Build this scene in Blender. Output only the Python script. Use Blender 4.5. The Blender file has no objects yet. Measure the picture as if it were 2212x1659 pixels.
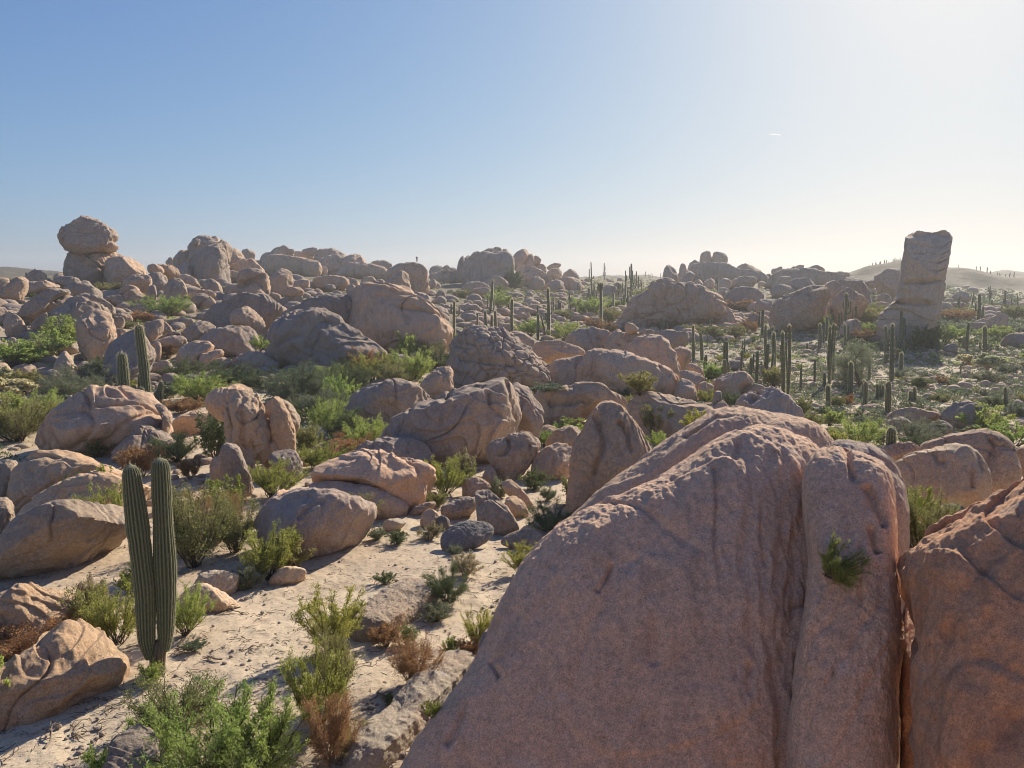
import bpy, math, random
import numpy as np
from mathutils import Vector
random.seed(7)
rng = np.random.default_rng(7)
C = bpy.context.scene.collection
SC = bpy.context.scene

# ---------------------------------------------------------------- camera, sky, sun, exposure
CAM_Z = 8.0
PITCH = math.radians(7.95)
FPX = 1640.0                       # focal length in units of a 2212 px wide picture
cam_data = bpy.data.cameras.new('camera')
cam_data.lens = 36.0 * FPX / 2212.0
cam_data.sensor_width = 36.0
cam_data.clip_start = 0.1
cam_data.clip_end = 20000
cam = bpy.data.objects.new('camera', cam_data)
cam.location = (0, 0, CAM_Z)
cam.rotation_euler = (math.radians(90) - PITCH, 0, 0)
C.objects.link(cam)
SC.camera = cam

SUN_AZ = math.radians(29.5)        # to the right of the view direction (+Y)
SUN_EL = math.radians(28.0)
world = bpy.data.worlds.new('World')
SC.world = world
world.use_nodes = True
wn = world.node_tree
sky = wn.nodes.new('ShaderNodeTexSky')
sky.sky_type = 'NISHITA'
sky.sun_disc = False
sky.sun_elevation = SUN_EL
sky.sun_rotation = SUN_AZ
sky.altitude = 600
sky.air_density = 1.0
sky.dust_density = 1.8
sky.ozone_density = 2.0
bg = wn.nodes['Background']
bg.inputs['Strength'].default_value = 0.1
# white balance of the sky and a soft shoulder on the glare round the sun, for every ray alike
def vmath(op, a, b):
    n = wn.nodes.new('ShaderNodeVectorMath'); n.operation = op
    for i, v in ((0, a), (1, b)):
        if isinstance(v, tuple): n.inputs[i].default_value = v
        else: wn.links.new(v, n.inputs[i])
    return n.outputs[0]
_s = vmath('MULTIPLY', sky.outputs[0], (0.06, 0.06, 0.06))
_num = vmath('MULTIPLY', _s, (8.7, 12.6, 26.2))
_den = vmath('ADD', vmath('MULTIPLY', _s, (0.75, 1.4, 3.8)), (1, 1, 1))
wn.links.new(vmath('DIVIDE', _num, _den), bg.inputs['Color'])

sd = bpy.data.lights.new('sun', 'SUN')
sd.energy = 5.0
sd.angle = math.radians(0.5)
sd.color = (1.0, 0.90, 0.74)
sun = bpy.data.objects.new('sun', sd)
C.objects.link(sun)
sdir = Vector((math.sin(SUN_AZ) * math.cos(SUN_EL), math.cos(SUN_AZ) * math.cos(SUN_EL), math.sin(SUN_EL)))
sun.rotation_euler = sdir.to_track_quat('Z', 'Y').to_euler()
sun.location = (30, 40, 60)

SC.view_settings.view_transform = 'Standard'
SC.view_settings.look = 'None'
SC.view_settings.exposure = 0.65
SC.view_settings.gamma = 1.0
SC.cycles.filter_width = 1.0
SC.cycles.max_bounces = 6
SC.cycles.volume_bounces = 0
SC.cycles.transparent_max_bounces = 8

# ---------------------------------------------------------------- numpy noise
_p = rng.permutation(256)
_p = np.concatenate([_p, _p, _p])
_g = rng.normal(size=(256, 3))
_g /= np.linalg.norm(_g, axis=1)[:, None]

def perlin(P):
    i = np.floor(P).astype(np.int64)
    f = P - i
    u = f * f * f * (f * (f * 6 - 15) + 10)
    i &= 255
    out = None
    def corner(a, b, c):
        h = _p[_p[_p[(i[:, 0] + a) & 255] + ((i[:, 1] + b) & 255)] + ((i[:, 2] + c) & 255)]
        g = _g[h]
        return g[:, 0] * (f[:, 0] - a) + g[:, 1] * (f[:, 1] - b) + g[:, 2] * (f[:, 2] - c)
    x00 = corner(0,0,0); x00 += u[:, 0] * (corner(1,0,0) - x00)
    x10 = corner(0,1,0); x10 += u[:, 0] * (corner(1,1,0) - x10)
    x01 = corner(0,0,1); x01 += u[:, 0] * (corner(1,0,1) - x01)
    x11 = corner(0,1,1); x11 += u[:, 0] * (corner(1,1,1) - x11)
    y0 = x00 + u[:, 1] * (x10 - x00)
    y1 = x01 + u[:, 1] * (x11 - x01)
    return (y0 + u[:, 2] * (y1 - y0)) * 1.6

def fbm(P, oct=4, gain=0.5):
    s = np.zeros(len(P)); a = 1.0
    for k in range(oct):
        s += a * perlin(P + 17.3 * k)
        P = P * 2.03
        a *= gain
    return s

def worley_edge(P):                 # F2-F1: zero on the borders between cells
    i = np.floor(P).astype(np.int64)
    f1 = np.full(len(P), 9.0); f2 = np.full(len(P), 9.0)
    for a in (-1, 0, 1):
        for b in (-1, 0, 1):
            for c in (-1, 0, 1):
                h = _p[_p[_p[(i[:, 0] + a) & 255] + ((i[:, 1] + b) & 255)] + ((i[:, 2] + c) & 255)]
                q = i + np.array([a, b, c]) + 0.5 + 0.42 * _g[h]
                d = np.linalg.norm(P - q, axis=1)
                m = d < f1
                f2 = np.where(m, f1, np.minimum(f2, d))
                f1 = np.where(m, d, f1)
    return f2 - f1

def sstep(x, a, b):
    t = np.clip((x - a) / (b - a), 0, 1)
    return t * t * (3 - 2 * t)

# ---------------------------------------------------------------- terrain: metres below the eye by column (azimuth) and range
_RR = np.array([3, 14, 30, 50, 80, 130, 190, 270, 380, 600, 1000, 3000.])
_CX = np.array([-1200, 0, 600, 1100, 1400, 1800, 2212, 3400.])
_DD = np.array([
 [7.4, 7.6, 9.0, 10.2, 10.0, 6.5, 1.5, -0.5, -0.5, 2, 6, 14],
 [7.4, 7.6, 9.0, 10.2, 10.0, 6.5, 1.5, -0.5, -0.5, 2, 6, 14],
 [7.4, 7.6, 9.0, 10.3, 10.5, 8.2, 3.6, 0.4, -1.5, 1, 6, 14],
 [7.4, 7.6, 9.0, 10.8, 12.0, 12.4, 10.5, 6.0, -0.8, 0, 4, 14],
 [7.4, 7.6, 9.0, 11.0, 12.5, 13.0, 12.0, 8.0, 2.5, 0.5, 2, 14],
 [7.4, 7.6, 9.0, 11.0, 12.5, 12.5, 9.5, 4.5, 0.0, 1.5, 2, 14],
 [7.4, 7.6, 9.0, 11.0, 12.5, 13.0, 12.6, 11.0, 8.5, 7, 3, 14],
 [7.4, 7.6, 9.0, 11.0, 12.5, 13.0, 12.6, 11.0, 8.5, 7, 3, 14]])
_lr = np.linspace(math.log(3), math.log(3000), 240)
_cx = np.linspace(-1200, 3400, 120)
_T = np.array([np.interp(_lr, np.log(_RR), row) for row in _DD])
_T = np.array([np.interp(_cx, _CX, _T[:, k]) for k in range(240)]).T       # cols x range
for _ in range(8):
    _T[:, 1:-1] = (_T[:, :-2] + 2 * _T[:, 1:-1] + _T[:, 2:]) / 4
    _T[1:-1, :] = (_T[:-2, :] + 2 * _T[1:-1, :] + _T[2:, :]) / 4

def drop(col, R):
    a = np.clip((np.asarray(col, float) + 1200) / 4600 * 119, 0, 118.999)
    b = np.clip((np.log(np.maximum(R, 3)) - _lr[0]) / (_lr[-1] - _lr[0]) * 239, 0, 238.999)
    ai = a.astype(int); bi = b.astype(int); fa = a - ai; fb = b - bi
    return (_T[ai, bi] * (1-fa) * (1-fb) + _T[ai+1, bi] * fa * (1-fb) + _T[ai, bi+1] * (1-fa) * fb + _T[ai+1, bi+1] * fa * fb)

def ground_z(x, y):
    x = np.atleast_1d(np.asarray(x, float)); y = np.atleast_1d(np.asarray(y, float))
    R = np.hypot(x, y)
    col = 1106 + FPX * np.clip(x / np.maximum(y, 0.3 * np.abs(x) + 0.01), -4, 4)
    und = 0.0
    n = len(x)
    P = np.stack([x * 0.16, y * 0.16, np.zeros(n)], 1)
    P2 = np.stack([x * 0.02, y * 0.02, np.full(n, 5.)], 1)
    und = 0.10 * fbm(P, 3) * sstep(R, 3, 10) + 0.7 * perlin(P2) * sstep(R, 50, 130) * sstep(-R, -330, -200)
    dr = drop(col, R)
    bk = sstep(-y / np.maximum(R, 0.1), -0.1, 0.5)
    dr = dr * (1 - bk) + (7.6 + 0.01 * R) * bk
    return CAM_Z - dr + und

def ray(px, py):
    dx = (px - 1106) / FPX; dy = (829.5 - py) / FPX
    return np.array([dx, math.cos(PITCH) + dy * math.sin(PITCH), -math.sin(PITCH) + dy * math.cos(PITCH)])

_rs = np.exp(np.linspace(math.log(4), math.log(900), 900))
_taz = np.linspace(-0.95, 0.95, 701)                      # tan(azimuth) columns
_PROF = []
for _t in _taz:
    _k = 1 / math.hypot(_t, 1)
    _PROF.append((ground_z(_t * _k * _rs, _k * _rs) - CAM_Z) / _rs)
_PROF = np.array(_PROF)
_PMAX = np.maximum.accumulate(_PROF, axis=1)
def hit(px, py, far=420.0):
    """horizontal range at which the sight line through a picture point meets the ground (or comes closest to it)"""
    d = ray(px, py); h = math.hypot(d[0], d[1]); s = d[2] / h
    i = int(np.clip(round((d[0] / d[1] + 0.95) / 1.9 * 700), 0, 700))
    w = int(np.searchsorted(_PMAX[i], s))
    if w >= 900: w = int(np.argmax(_PROF[i]))
    return min(_rs[w], far)

def at_range(px, py, R):
    d = ray(px, py); k = R / math.hypot(d[0], d[1])
    return np.array([d[0] * k, d[1] * k, CAM_Z + d[2] * k])

def foot(px, py, far=420.0):
    R = hit(px, py, far)
    p = at_range(px, py, R)
    p[2] = ground_z(p[0], p[1])[0]
    return p, R

# picture tiles used for measuring: origin and scale to the 2212 px picture
TILE = {'D': (0, 0, 1), 'T0': (0, 437.8, 3), 'T1': (737.3, 437.8, 3), 'T2': (1474.7, 437.8, 3),
        'M0': (0, 829.5, 3), 'M1': (737.3, 829.5, 3), 'M2': (1474.7, 829.5, 3),
        'B0': (0, 1106, 3), 'B1': (737.3, 1106, 3), 'B2': (1474.7, 1106, 3), 'Z4': (1094.5, 518.4, 4.8)}
def tp(tag, x, y):
    o = TILE[tag]
    return (o[0] + x / o[2], o[1] + y / o[2])

# ---------------------------------------------------------------- mesh helpers
def new_mesh(name, V, F, mats=(), smooth=True, mi=None):
    """F: (n,3) or (n,4) int array, or a list of such arrays"""
    me = bpy.data.meshes.new(name)
    Fs = F if isinstance(F, list) else [F]
    Fs = [np.asarray(f) for f in Fs if len(f)]
    V = np.asarray(V, np.float32)
    nl = sum(f.size for f in Fs); nf = sum(len(f) for f in Fs)
    me.vertices.add(len(V)); me.vertices.foreach_set('co', V.ravel())
    me.loops.add(nl); me.polygons.add(nf)
    me.loops.foreach_set('vertex_index', np.concatenate([f.ravel() for f in Fs]).astype(np.int32))
    tot = np.concatenate([np.full(len(f), f.shape[1]) for f in Fs])
    st = np.concatenate([[0], np.cumsum(tot)[:-1]]).astype(np.int32)
    me.polygons.foreach_set('loop_start', st)
    if smooth:
        me.polygons.foreach_set('use_smooth', np.ones(nf, bool))
    for m in mats:
        me.materials.append(m)
    if mi is not None:
        me.polygons.foreach_set('material_index', np.asarray(mi, np.int32))
    me.update(calc_edges=True)
    return me

def link(name, data, parent=None, loc=None):
    o = bpy.data.objects.new(name, data)
    C.objects.link(o)
    if parent is not None: o.parent = parent
    if loc is not None: o.location = loc
    return o

def tag(o, label, cat, group=None, kind=None):
    if label: o['label'] = label
    if cat: o['category'] = cat
    if group: o['group'] = group
    if kind: o['kind'] = kind
    return o

# ---------------------------------------------------------------- materials
class NT:
    def __init__(s, name):
        s.m = bpy.data.materials.new(name); s.m.use_nodes = True
        s.t = s.m.node_tree; s.n = s.t.nodes; s.l = s.t.links
        s.b = s.n['Principled BSDF']; s.b.inputs['Roughness'].default_value = 0.9
        s.b.inputs['Specular IOR Level'].default_value = 0.15
        s.co = s.n.new('ShaderNodeTexCoord').outputs['Object']
    def mapped(s, scale=(1,1,1), rot=(0,0,0)):
        m = s.n.new('ShaderNodeMapping'); m.inputs['Scale'].default_value = scale; m.inputs['Rotation'].default_value = rot
        s.l.new(s.co, m.inputs[0]); return m.outputs[0]
    def noise(s, scale, detail=5, rough=0.6, vec=None, dist=0.0):
        k = s.n.new('ShaderNodeTexNoise'); k.inputs['Scale'].default_value = scale; k.inputs['Detail'].default_value = detail
        k.inputs['Roughness'].default_value = rough; k.inputs['Distortion'].default_value = dist
        s.l.new(vec if vec is not None else s.co, k.inputs['Vector']); return k.outputs['Fac']
    def ramp(s, fac, stops):
        r = s.n.new('ShaderNodeValToRGB'); e = r.color_ramp.elements
        while len(e) < len(stops): e.new(0.5)
        for q, (p, c) in zip(e, stops):
            q.position = p; q.color = c if len(c) == 4 else (*c, 1)
        s.l.new(fac, r.inputs[0]); return r.outputs[0]
    def fr(s, fac, a, b):
        return s.ramp(fac, [(a, (0,0,0)), (b, (1,1,1))])
    def mix(s, f, a, b, mode='MIX'):
        m = s.n.new('ShaderNodeMix'); m.data_type = 'RGBA'; m.blend_type = mode
        for i, v in ((0, f), (6, a), (7, b)):
            if isinstance(v, (int, float)): m.inputs[i].default_value = v
            elif isinstance(v, tuple): m.inputs[i].default_value = (*v, 1)
            else: s.l.new(v, m.inputs[i])
        return m.outputs[2]
    def bump(s, h, strength, dist, normal=None):
        b = s.n.new('ShaderNodeBump'); b.inputs['Strength'].default_value = strength; b.inputs['Distance'].default_value = dist
        s.l.new(h, b.inputs['Height'])
        if normal is not None: s.l.new(normal, b.inputs['Normal'])
        return b.outputs[0]
    def done(s, col, nrm=None):
        s.l.new(col, s.b.inputs['Base Color'])
        if nrm is not None: s.l.new(nrm, s.b.inputs['Normal'])
        return s.m

def rock_material(name, base, alt, dark, k=1.0, streak=0.5, speck=1.0):
    """k: feature size in metres; base/alt = granite tints, dark = desert varnish"""
    t = NT(name)
    n1 = t.noise(0.55 / k, 4, 0.6)
    n2 = t.noise(2.2 / k, 6, 0.65)
    n3 = t.noise(34 / k, 4, 0.8)
    n4 = t.noise(9 / k, 7, 0.8)
    col = t.mix(t.fr(n1, 0.40, 0.62), base, alt)
    st = t.noise(1.0 / k, 5, 0.65, t.mapped((1.6, 1.6, 0.22)), 0.5)
    f = t.mix(1.0, t.fr(st, 0.5, 0.68), (streak,) * 3, 'MULTIPLY')
    col = t.mix(f, col, dark)
    stain = t.noise(0.38 / k, 5, 0.7)
    col = t.mix(t.mix(1.0, t.fr(stain, 0.56, 0.72), (0.55,) * 3, 'MULTIPLY'), col, (base[0] * 1.12, base[1] * 0.88, base[2] * 0.70))
    pale = t.noise(0.9 / k, 6, 0.75)
    lum = sum(base) / 3
    col = t.mix(t.mix(1.0, t.fr(pale, 0.57, 0.70), (0.55,) * 3, 'MULTIPLY'), col, (lum * 1.22, lum * 1.17, lum * 1.08))
    col = t.mix(0.8, col, t.ramp(n4, [(0.32, (0.62,) * 3), (0.5, (1,) * 3), (0.68, (1.3, 1.28, 1.25))]), 'MULTIPLY')
    sp = t.ramp(n3, [(0.30, (0.42, 0.40, 0.40)), (0.5, (1,) * 3), (0.70, (1.5,) * 3)])
    col = t.mix(0.8 * speck, col, sp, 'MULTIPLY')
    oi = t.n.new('ShaderNodeObjectInfo')
    rv = t.ramp(oi.outputs['Random'], [(0, (0.74, 0.80, 0.87)), (0.3, (0.95, 0.99, 1.02)), (0.6, (1.10, 1.04, 0.95)), (1, (1.28, 1.22, 1.15))])
    col = t.mix(1.0, col, rv, 'MULTIPLY')
    nm = t.bump(n2, 0.6, 0.14 * k)
    nm = t.bump(n4, 0.9, 0.07 * k, nm)
    nm = t.bump(n3, 0.8, 0.02 * k, nm)
    return t.done(col, nm)

M = {}
M['near'] = rock_material('granite_near', (0.61, 0.425, 0.31), (0.64, 0.44, 0.315), (0.42, 0.285, 0.21), 0.7, 0.6)
M['red'] = rock_material('granite_red', (0.50, 0.29, 0.18), (0.54, 0.31, 0.19), (0.32, 0.175, 0.11), 0.5, 0.6)
M['mid'] = rock_material('granite_mid', (0.44, 0.325, 0.245), (0.49, 0.35, 0.255), (0.28, 0.20, 0.155), 1.3, 0.6)
M['tan'] = rock_material('granite_tan', (0.51, 0.375, 0.265), (0.54, 0.375, 0.25), (0.35, 0.245, 0.175), 1.0, 0.45)
M['far'] = rock_material('granite_far', (0.43, 0.325, 0.25), (0.47, 0.34, 0.255), (0.25, 0.19, 0.155), 3.5, 0.65)
M['grey'] = rock_material('granite_grey', (0.33, 0.28, 0.24), (0.37, 0.28, 0.22), (0.22, 0.18, 0.16), 1.8, 0.5)
M['pillar'] = rock_material('granite_pillar', (0.46, 0.375, 0.30), (0.49, 0.385, 0.295), (0.32, 0.255, 0.205), 2.5, 0.5)
M['pale'] = rock_material('granite_pale', (0.56, 0.44, 0.32), (0.56, 0.41, 0.29), (0.40, 0.29, 0.21), 0.7, 0.3)

def ground_material():
    t = NT('desert_ground')
    n1 = t.noise(0.12, 5, 0.6); n2 = t.noise(0.9, 6, 0.65); n3 = t.noise(14, 4, 0.75)
    col = t.mix(t.fr(n1, 0.4, 0.62), (0.54, 0.435, 0.31), (0.46, 0.35, 0.245))
    col = t.mix(t.fr(n2, 0.52, 0.7), col, (0.38, 0.285, 0.205))
    litter = t.noise(5, 5, 0.8, t.mapped((1, 1, 1)), 1.5)
    col = t.mix(t.mix(1.0, t.fr(litter, 0.55, 0.63), (0.75,) * 3, 'MULTIPLY'), col, (0.16, 0.12, 0.09))
    sp = t.ramp(n3, [(0.3, (0.7,) * 3), (0.5, (1,) * 3), (0.75, (1.15,) * 3)])
    col = t.mix(0.8, col, sp, 'MULTIPLY')
    # beyond the flats the ground is mottled with low growth and gravel
    sx = t.n.new('ShaderNodeSeparateXYZ'); t.l.new(t.co, sx.inputs[0])
    mr = t.n.new('ShaderNodeMapRange'); mr.inputs[1].default_value = 70; mr.inputs[2].default_value = 170; t.l.new(sx.outputs[1], mr.inputs[0])
    g1 = t.noise(0.35, 6, 0.8); g2 = t.noise(0.05, 3, 0.6)
    far = t.mix(t.fr(g1, 0.42, 0.58), (0.22, 0.17, 0.12), (0.07, 0.07, 0.04))
    far = t.mix(t.fr(g2, 0.4, 0.7), far, (0.17, 0.14, 0.09))
    col = t.mix(mr.outputs[0], col, far)
    nm = t.bump(n2, 0.5, 0.10)
    nm = t.bump(t.noise(4, 6, 0.75), 0.6, 0.05, nm)
    nm = t.bump(n3, 0.5, 0.015, nm)
    return t.done(col, nm)
M['ground'] = ground_material()

def leaf_material(name, col, trans=0.45, var=0.25):
    t = NT(name)
    geo = t.n.new('ShaderNodeNewGeometry')
    c1 = tuple(c * (1 - var) for c in col); c2 = tuple(min(1, c * (1 + var)) for c in col)
    c = t.ramp(geo.outputs['Random Per Island'], [(0, c1), (0.5, col), (1, (c2[0], c2[1], c2[2] * 0.9))])
    oi = t.n.new('ShaderNodeObjectInfo')
    c = t.mix(1.0, c, t.ramp(oi.outputs['Random'], [(0, (0.78, 0.85, 0.8)), (0.5, (1, 1, 1)), (1, (1.2, 1.08, 1.0))]), 'MULTIPLY')
    t.l.new(c, t.b.inputs['Base Color'])
    tr = t.n.new('ShaderNodeBsdfTranslucent')
    t.l.new(c, tr.inputs[0])
    mx = t.n.new('ShaderNodeMixShader'); mx.inputs[0].default_value = trans
    t.l.new(t.b.outputs[0], mx.inputs[1]); t.l.new(tr.outputs[0], mx.inputs[2])
    t.l.new(mx.outputs[0], t.n['Material Output'].inputs['Surface'])
    return t.m
M['G'] = leaf_material('leaf_green', (0.36, 0.44, 0.13))
M['Y'] = leaf_material('leaf_yellow_green', (0.33, 0.35, 0.09))
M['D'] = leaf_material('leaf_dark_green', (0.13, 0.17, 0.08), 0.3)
M['S'] = leaf_material('leaf_sage', (0.20, 0.23, 0.15), 0.3)
M['O'] = leaf_material('leaf_rust', (0.34, 0.20, 0.10), 0.4)
M['W'] = leaf_material('leaf_straw', (0.36, 0.30, 0.19), 0.4)
M['P'] = leaf_material('cholla_spines', (0.62, 0.60, 0.38), 0.5)
M['K'] = leaf_material('leaf_olive', (0.27, 0.27, 0.11), 0.4)
def plain(name, col, rough=0.9, nscale=20):
    t = NT(name); t.b.inputs['Roughness'].default_value = rough
    n = t.noise(nscale, 4, 0.7)
    c = t.mix(n, tuple(x * 0.7 for x in col), tuple(min(1, x * 1.25) for x in col))
    return t.done(c, t.bump(n, 0.4, 0.01))
M['twig'] = plain('dead_wood', (0.24, 0.19, 0.15))
M['bark'] = plain('bark', (0.12, 0.09, 0.07))
M['wood_base'] = plain('cactus_wood', (0.17, 0.13, 0.09))
M['cloth'] = plain('dark_cloth', (0.02, 0.02, 0.025)); M['skin'] = plain('skin', (0.35, 0.2, 0.14)); M['hair'] = plain('hair', (0.02, 0.015, 0.01))

def cactus_material():
    t = NT('cactus_skin')
    a = t.n.new('ShaderNodeAttribute'); a.attribute_name = 'rib'
    n = t.noise(3, 4, 0.6); n2 = t.noise(40, 2, 0.6)
    g = t.mix(n, (0.085, 0.105, 0.05), (0.13, 0.145, 0.08))
    crest = t.mix(n2, (0.17, 0.165, 0.095), (0.26, 0.24, 0.15))
    col = t.mix(t.fr(a.outputs['Fac'], 0.35, 1.0), g, crest)
    hi = t.n.new('ShaderNodeAttribute'); hi.attribute_name = 'tip'
    col = t.mix(hi.outputs['Fac'], col, (0.42, 0.38, 0.24))
    t.b.inputs['Sheen Weight'].default_value = 0.8
    t.b.inputs['Sheen Roughness'].default_value = 0.35
    t.b.inputs['Sheen Tint'].default_value = (1.0, 0.95, 0.8, 1)
    return t.done(col, t.bump(n2, 0.3, 0.01))
M['cactus'] = cactus_material()
M['spine'] = leaf_material('pale_spines', (0.62, 0.55, 0.38), 0.55, 0.15)

# ---------------------------------------------------------------- rocks
_cs = {}
def cube_sphere(n):
    if n in _cs: return _cs[n]
    t = np.tan(np.linspace(-math.pi/4, math.pi/4, n + 1))
    A, B = np.meshgrid(t, t, indexing='ij'); O = np.ones_like(A)
    V = []; F = []; off = 0
    idx = np.arange((n+1)**2).reshape(n+1, n+1)
    q = np.stack([idx[:-1,:-1], idx[1:,:-1], idx[1:,1:], idx[:-1,1:]], -1).reshape(-1, 4)
    for X in ((O, A, B), (-O, B, A), (B, O, A), (A, -O, B), (A, B, O), (B, A, -O)):
        V.append(np.stack(X, -1).reshape(-1, 3)); F.append(q + off); off += (n+1)**2
    V = np.concatenate(V); F = np.concatenate(F)
    V /= np.linalg.norm(V, axis=1)[:, None]
    key = np.round(V * 1e5).astype(np.int64)
    _, first, inv = np.unique(key, axis=0, return_index=True, return_inverse=True)
    V = V[first]; F = inv.ravel()[F]
    _cs[n] = (V, F)
    return V, F

def chaikin(P, k=2):
    for _ in range(k):
        Q = np.roll(P, -1, 0)
        P = np.stack([0.75 * P + 0.25 * Q, 0.25 * P + 0.75 * Q], 1).reshape(-1, 2)
    return P

FOOT = []        # footprints (x, y, radius) to keep the scatter off the rocks
def seg_dist(U, V, pts):
    d = np.full(len(U), 1e9); tpar = np.zeros(len(U)); L = len(pts) - 1
    for k, (a, b) in enumerate(zip(pts[:-1], pts[1:])):
        ab = b - a; l2 = (ab ** 2).sum() + 1e-9
        t = np.clip(((U - a[0]) * ab[0] + (V - a[1]) * ab[1]) / l2, 0, 1)
        dd = np.hypot(U - a[0] - t * ab[0], V - a[1] - t * ab[1])
        m = dd < d
        d = np.where(m, dd, d); tpar = np.where(m, (k + t) / L, tpar)
    return d, tpar

def make_rock(name, label, cat, tg, pts, opts, group=None):
    r = np.random.default_rng(abs(hash_str(label + str(pts[0]))) % (2**32))
    P = np.array([tp(tg, *p) for p in pts], float)
    w = P[:, 0].max() - P[:, 0].min(); h = P[:, 1].max() - P[:, 1].min()
    gy = tp(tg, 0, opts['g'])[1] if 'g' in opts else P[:, 1].max()
    cx = (P[:, 0].max() + P[:, 0].min()) / 2
    R0 = opts.get('d') or hit(cx, gy, opts.get('far', 400))
    stacked = opts.get('st', 0)
    if not stacked and 'g' not in opts:
        low = P[:, 1] > P[:, 1].max() - 0.3 * h
        P[low, 1] += 0.14 * h
    elif not stacked:
        low = P[:, 1] > P[:, 1].max() - 0.3 * h
        P[low, 1] = np.maximum(P[low, 1], gy - 0.2 * (gy - P[:, 1].min())) + 0.1 * h
    px2m = R0 / FPX
    if not opts.get('d'):
        gp = at_range(cx, P[:, 1].max(), R0)
        gap = (gp[2] - ground_z(gp[0], gp[1])[0]) / px2m
        onground = (not stacked) or (P[:, 1].max() > gy - 0.25 * h)
        if gap > -0.05 * h and onground:
            low = P[:, 1] > P[:, 1].max() - 0.25 * h
            P[low, 1] += min(max(gap, 0) + 0.10 * h, 60)
        elif stacked and not opts.get('bal'):
            low = P[:, 1] > P[:, 1].max() - 0.3 * h
            P[low, 1] += 0.08 * h
    # displacement and facets eat a little of the outline: give it back
    g_ = opts.get('gr_', 1.075 if (R0 > 150 and stacked) else (1.07 if R0 > 60 else 1.045))
    P = (P - P.mean(0)) * g_ + P.mean(0)
    h = P[:, 1].max() - P[:, 1].min()
    T = 0.5 * opts.get('t', 0.95) * math.sqrt(w * min(h, w * 1.6)) * px2m
    if w > 2.2 * h: T = 0.5 * opts.get('t', 0.95) * h * px2m * 1.5
    T = opts.get('T', T)
    Rc = R0 + opts.get('o', 0.55) * T
    cp = np.array([(P[:, 0].max() + P[:, 0].min()) / 2, (P[:, 1].max() + P[:, 1].min()) / 2])
    cen = at_range(cp[0], cp[1], Rc)
    hf = np.array([cen[0], cen[1], 0]); hf /= np.linalg.norm(hf)
    dep = math.atan2(CAM_Z - cen[2], Rc) * opts.get('tilt', 0.85 if stacked or R0 > 110 else 1.2)
    dep = max(dep, 0) + math.radians(opts.get('bk', 0 if (opts.get('e', 1) < 0.72 or opts.get('bal')) else 13))
    rt = np.array([hf[1], -hf[0], 0])
    fwd = hf * math.cos(dep) - np.array([0, 0, math.sin(dep)])
    up = hf * math.sin(dep) + np.array([0, 0, math.cos(dep)])
    def plane(px, py):
        d = ray(px, py); k = ((cen - np.array([0, 0, CAM_Z])) @ fwd) / (d @ fwd)
        q = d * k + np.array([0, 0, CAM_Z]) - cen
        return np.array([q @ rt, q @ up])
    Q = chaikin(np.array([plane(*p) for p in P]), opts.get('ck', 2 if R0 < 110 else 1))
    Q2 = np.concatenate([Q, Q[:1]])
    seg = []
    for a, b in zip(Q2[:-1], Q2[1:]):
        seg.append(a + (b - a) * np.linspace(0, 1, 12, endpoint=False)[:, None])
    D = np.concatenate(seg)
    c0 = (D.max(0) + D.min(0)) / 2 * 0.5 + D.mean(0) * 0.5
    th = np.arctan2(D[:, 1] - c0[1], D[:, 0] - c0[0]); rr = np.hypot(*(D - c0).T)
    nb = 256
    bins = ((th + math.pi) / (2 * math.pi) * nb).astype(int) % nb
    rad = np.zeros(nb); np.maximum.at(rad, bins, rr)
    ok = rad > 0; ang = np.arange(nb)
    rad = np.interp(ang, ang[ok], rad[ok], period=nb)
    for _ in range(2): rad = (np.roll(rad, 1) + 2 * rad + np.roll(rad, -1)) / 4
    n = int(np.clip(max(w, h) / 2.16 * 0.62 * opts.get('q', 1.0), 9, 330))
    S, F = cube_sphere(n)
    a, b, c = S[:, 0], S[:, 2], S[:, 1]
    rho = np.hypot(a, b)
    theta = np.arctan2(b, a)
    fb = ((theta + math.pi) / (2 * math.pi) * nb - 0.5) % nb
    i0 = fb.astype(int) % nb; fr = fb - np.floor(fb)
    RT = rad[i0] * (1 - fr) + rad[(i0 + 1) % nb] * fr
    phi = np.arctan2(rho, np.abs(c))
    e = opts.get('e', 0.86 if R0 < 110 else 0.74)
    rp = np.sin(phi) ** e; cp_ = np.sign(c) * np.cos(phi) ** e
    # near the depth axis the outline relaxes to a mean ellipse so creases do not converge on one point
    mean = rad.mean()
    mix = sstep(rho, 0.0, 0.75)
    RTs = RT * mix + (1 - mix) * (0.5 * mean + 0.5 * RT)
    U = c0[0] + RTs * rp * np.cos(theta); V = c0[1] + RTs * rp * np.sin(theta)
    Wd = cp_ * T
    # lean: top of the rock farther than its foot (domes) when asked
    if 'lean' in opts: Wd = Wd + opts['lean'] * V
    s = math.sqrt(w * h) * px2m * (1 if w < 2.2 * h and h < 2.2 * w else 0.7)
    X = np.stack([U, Wd, V], 1)
    # flat facets
    nf = opts.get('f', 5 if max(w, h) < 1.9 * min(w, h) else 2)
    ctr = np.array([c0[0], 0, c0[1]])
    for _ in range(nf):
        nv = np.array([r.normal() * 0.7, -abs(r.normal()) - 0.25, r.normal() * 0.6 + 0.35]); nv /= np.linalg.norm(nv)
        pr = (X - ctr) @ nv
        lim = pr.max() * r.uniform(0.70, 0.92)
        ov = np.maximum(pr - lim, 0)
        X = X - nv * (ov * 0.82)[:, None]
    N = np.stack([(U - c0[0]) / (mean ** 2), Wd / T ** 2, (V - c0[1]) / (mean ** 2)], 1)
    N /= np.linalg.norm(N, axis=1)[:, None] + 1e-9
    so = r.uniform(0, 90, 3)
    Pn = X / s + so
    am = opts.get('a', 1.0)
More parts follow.
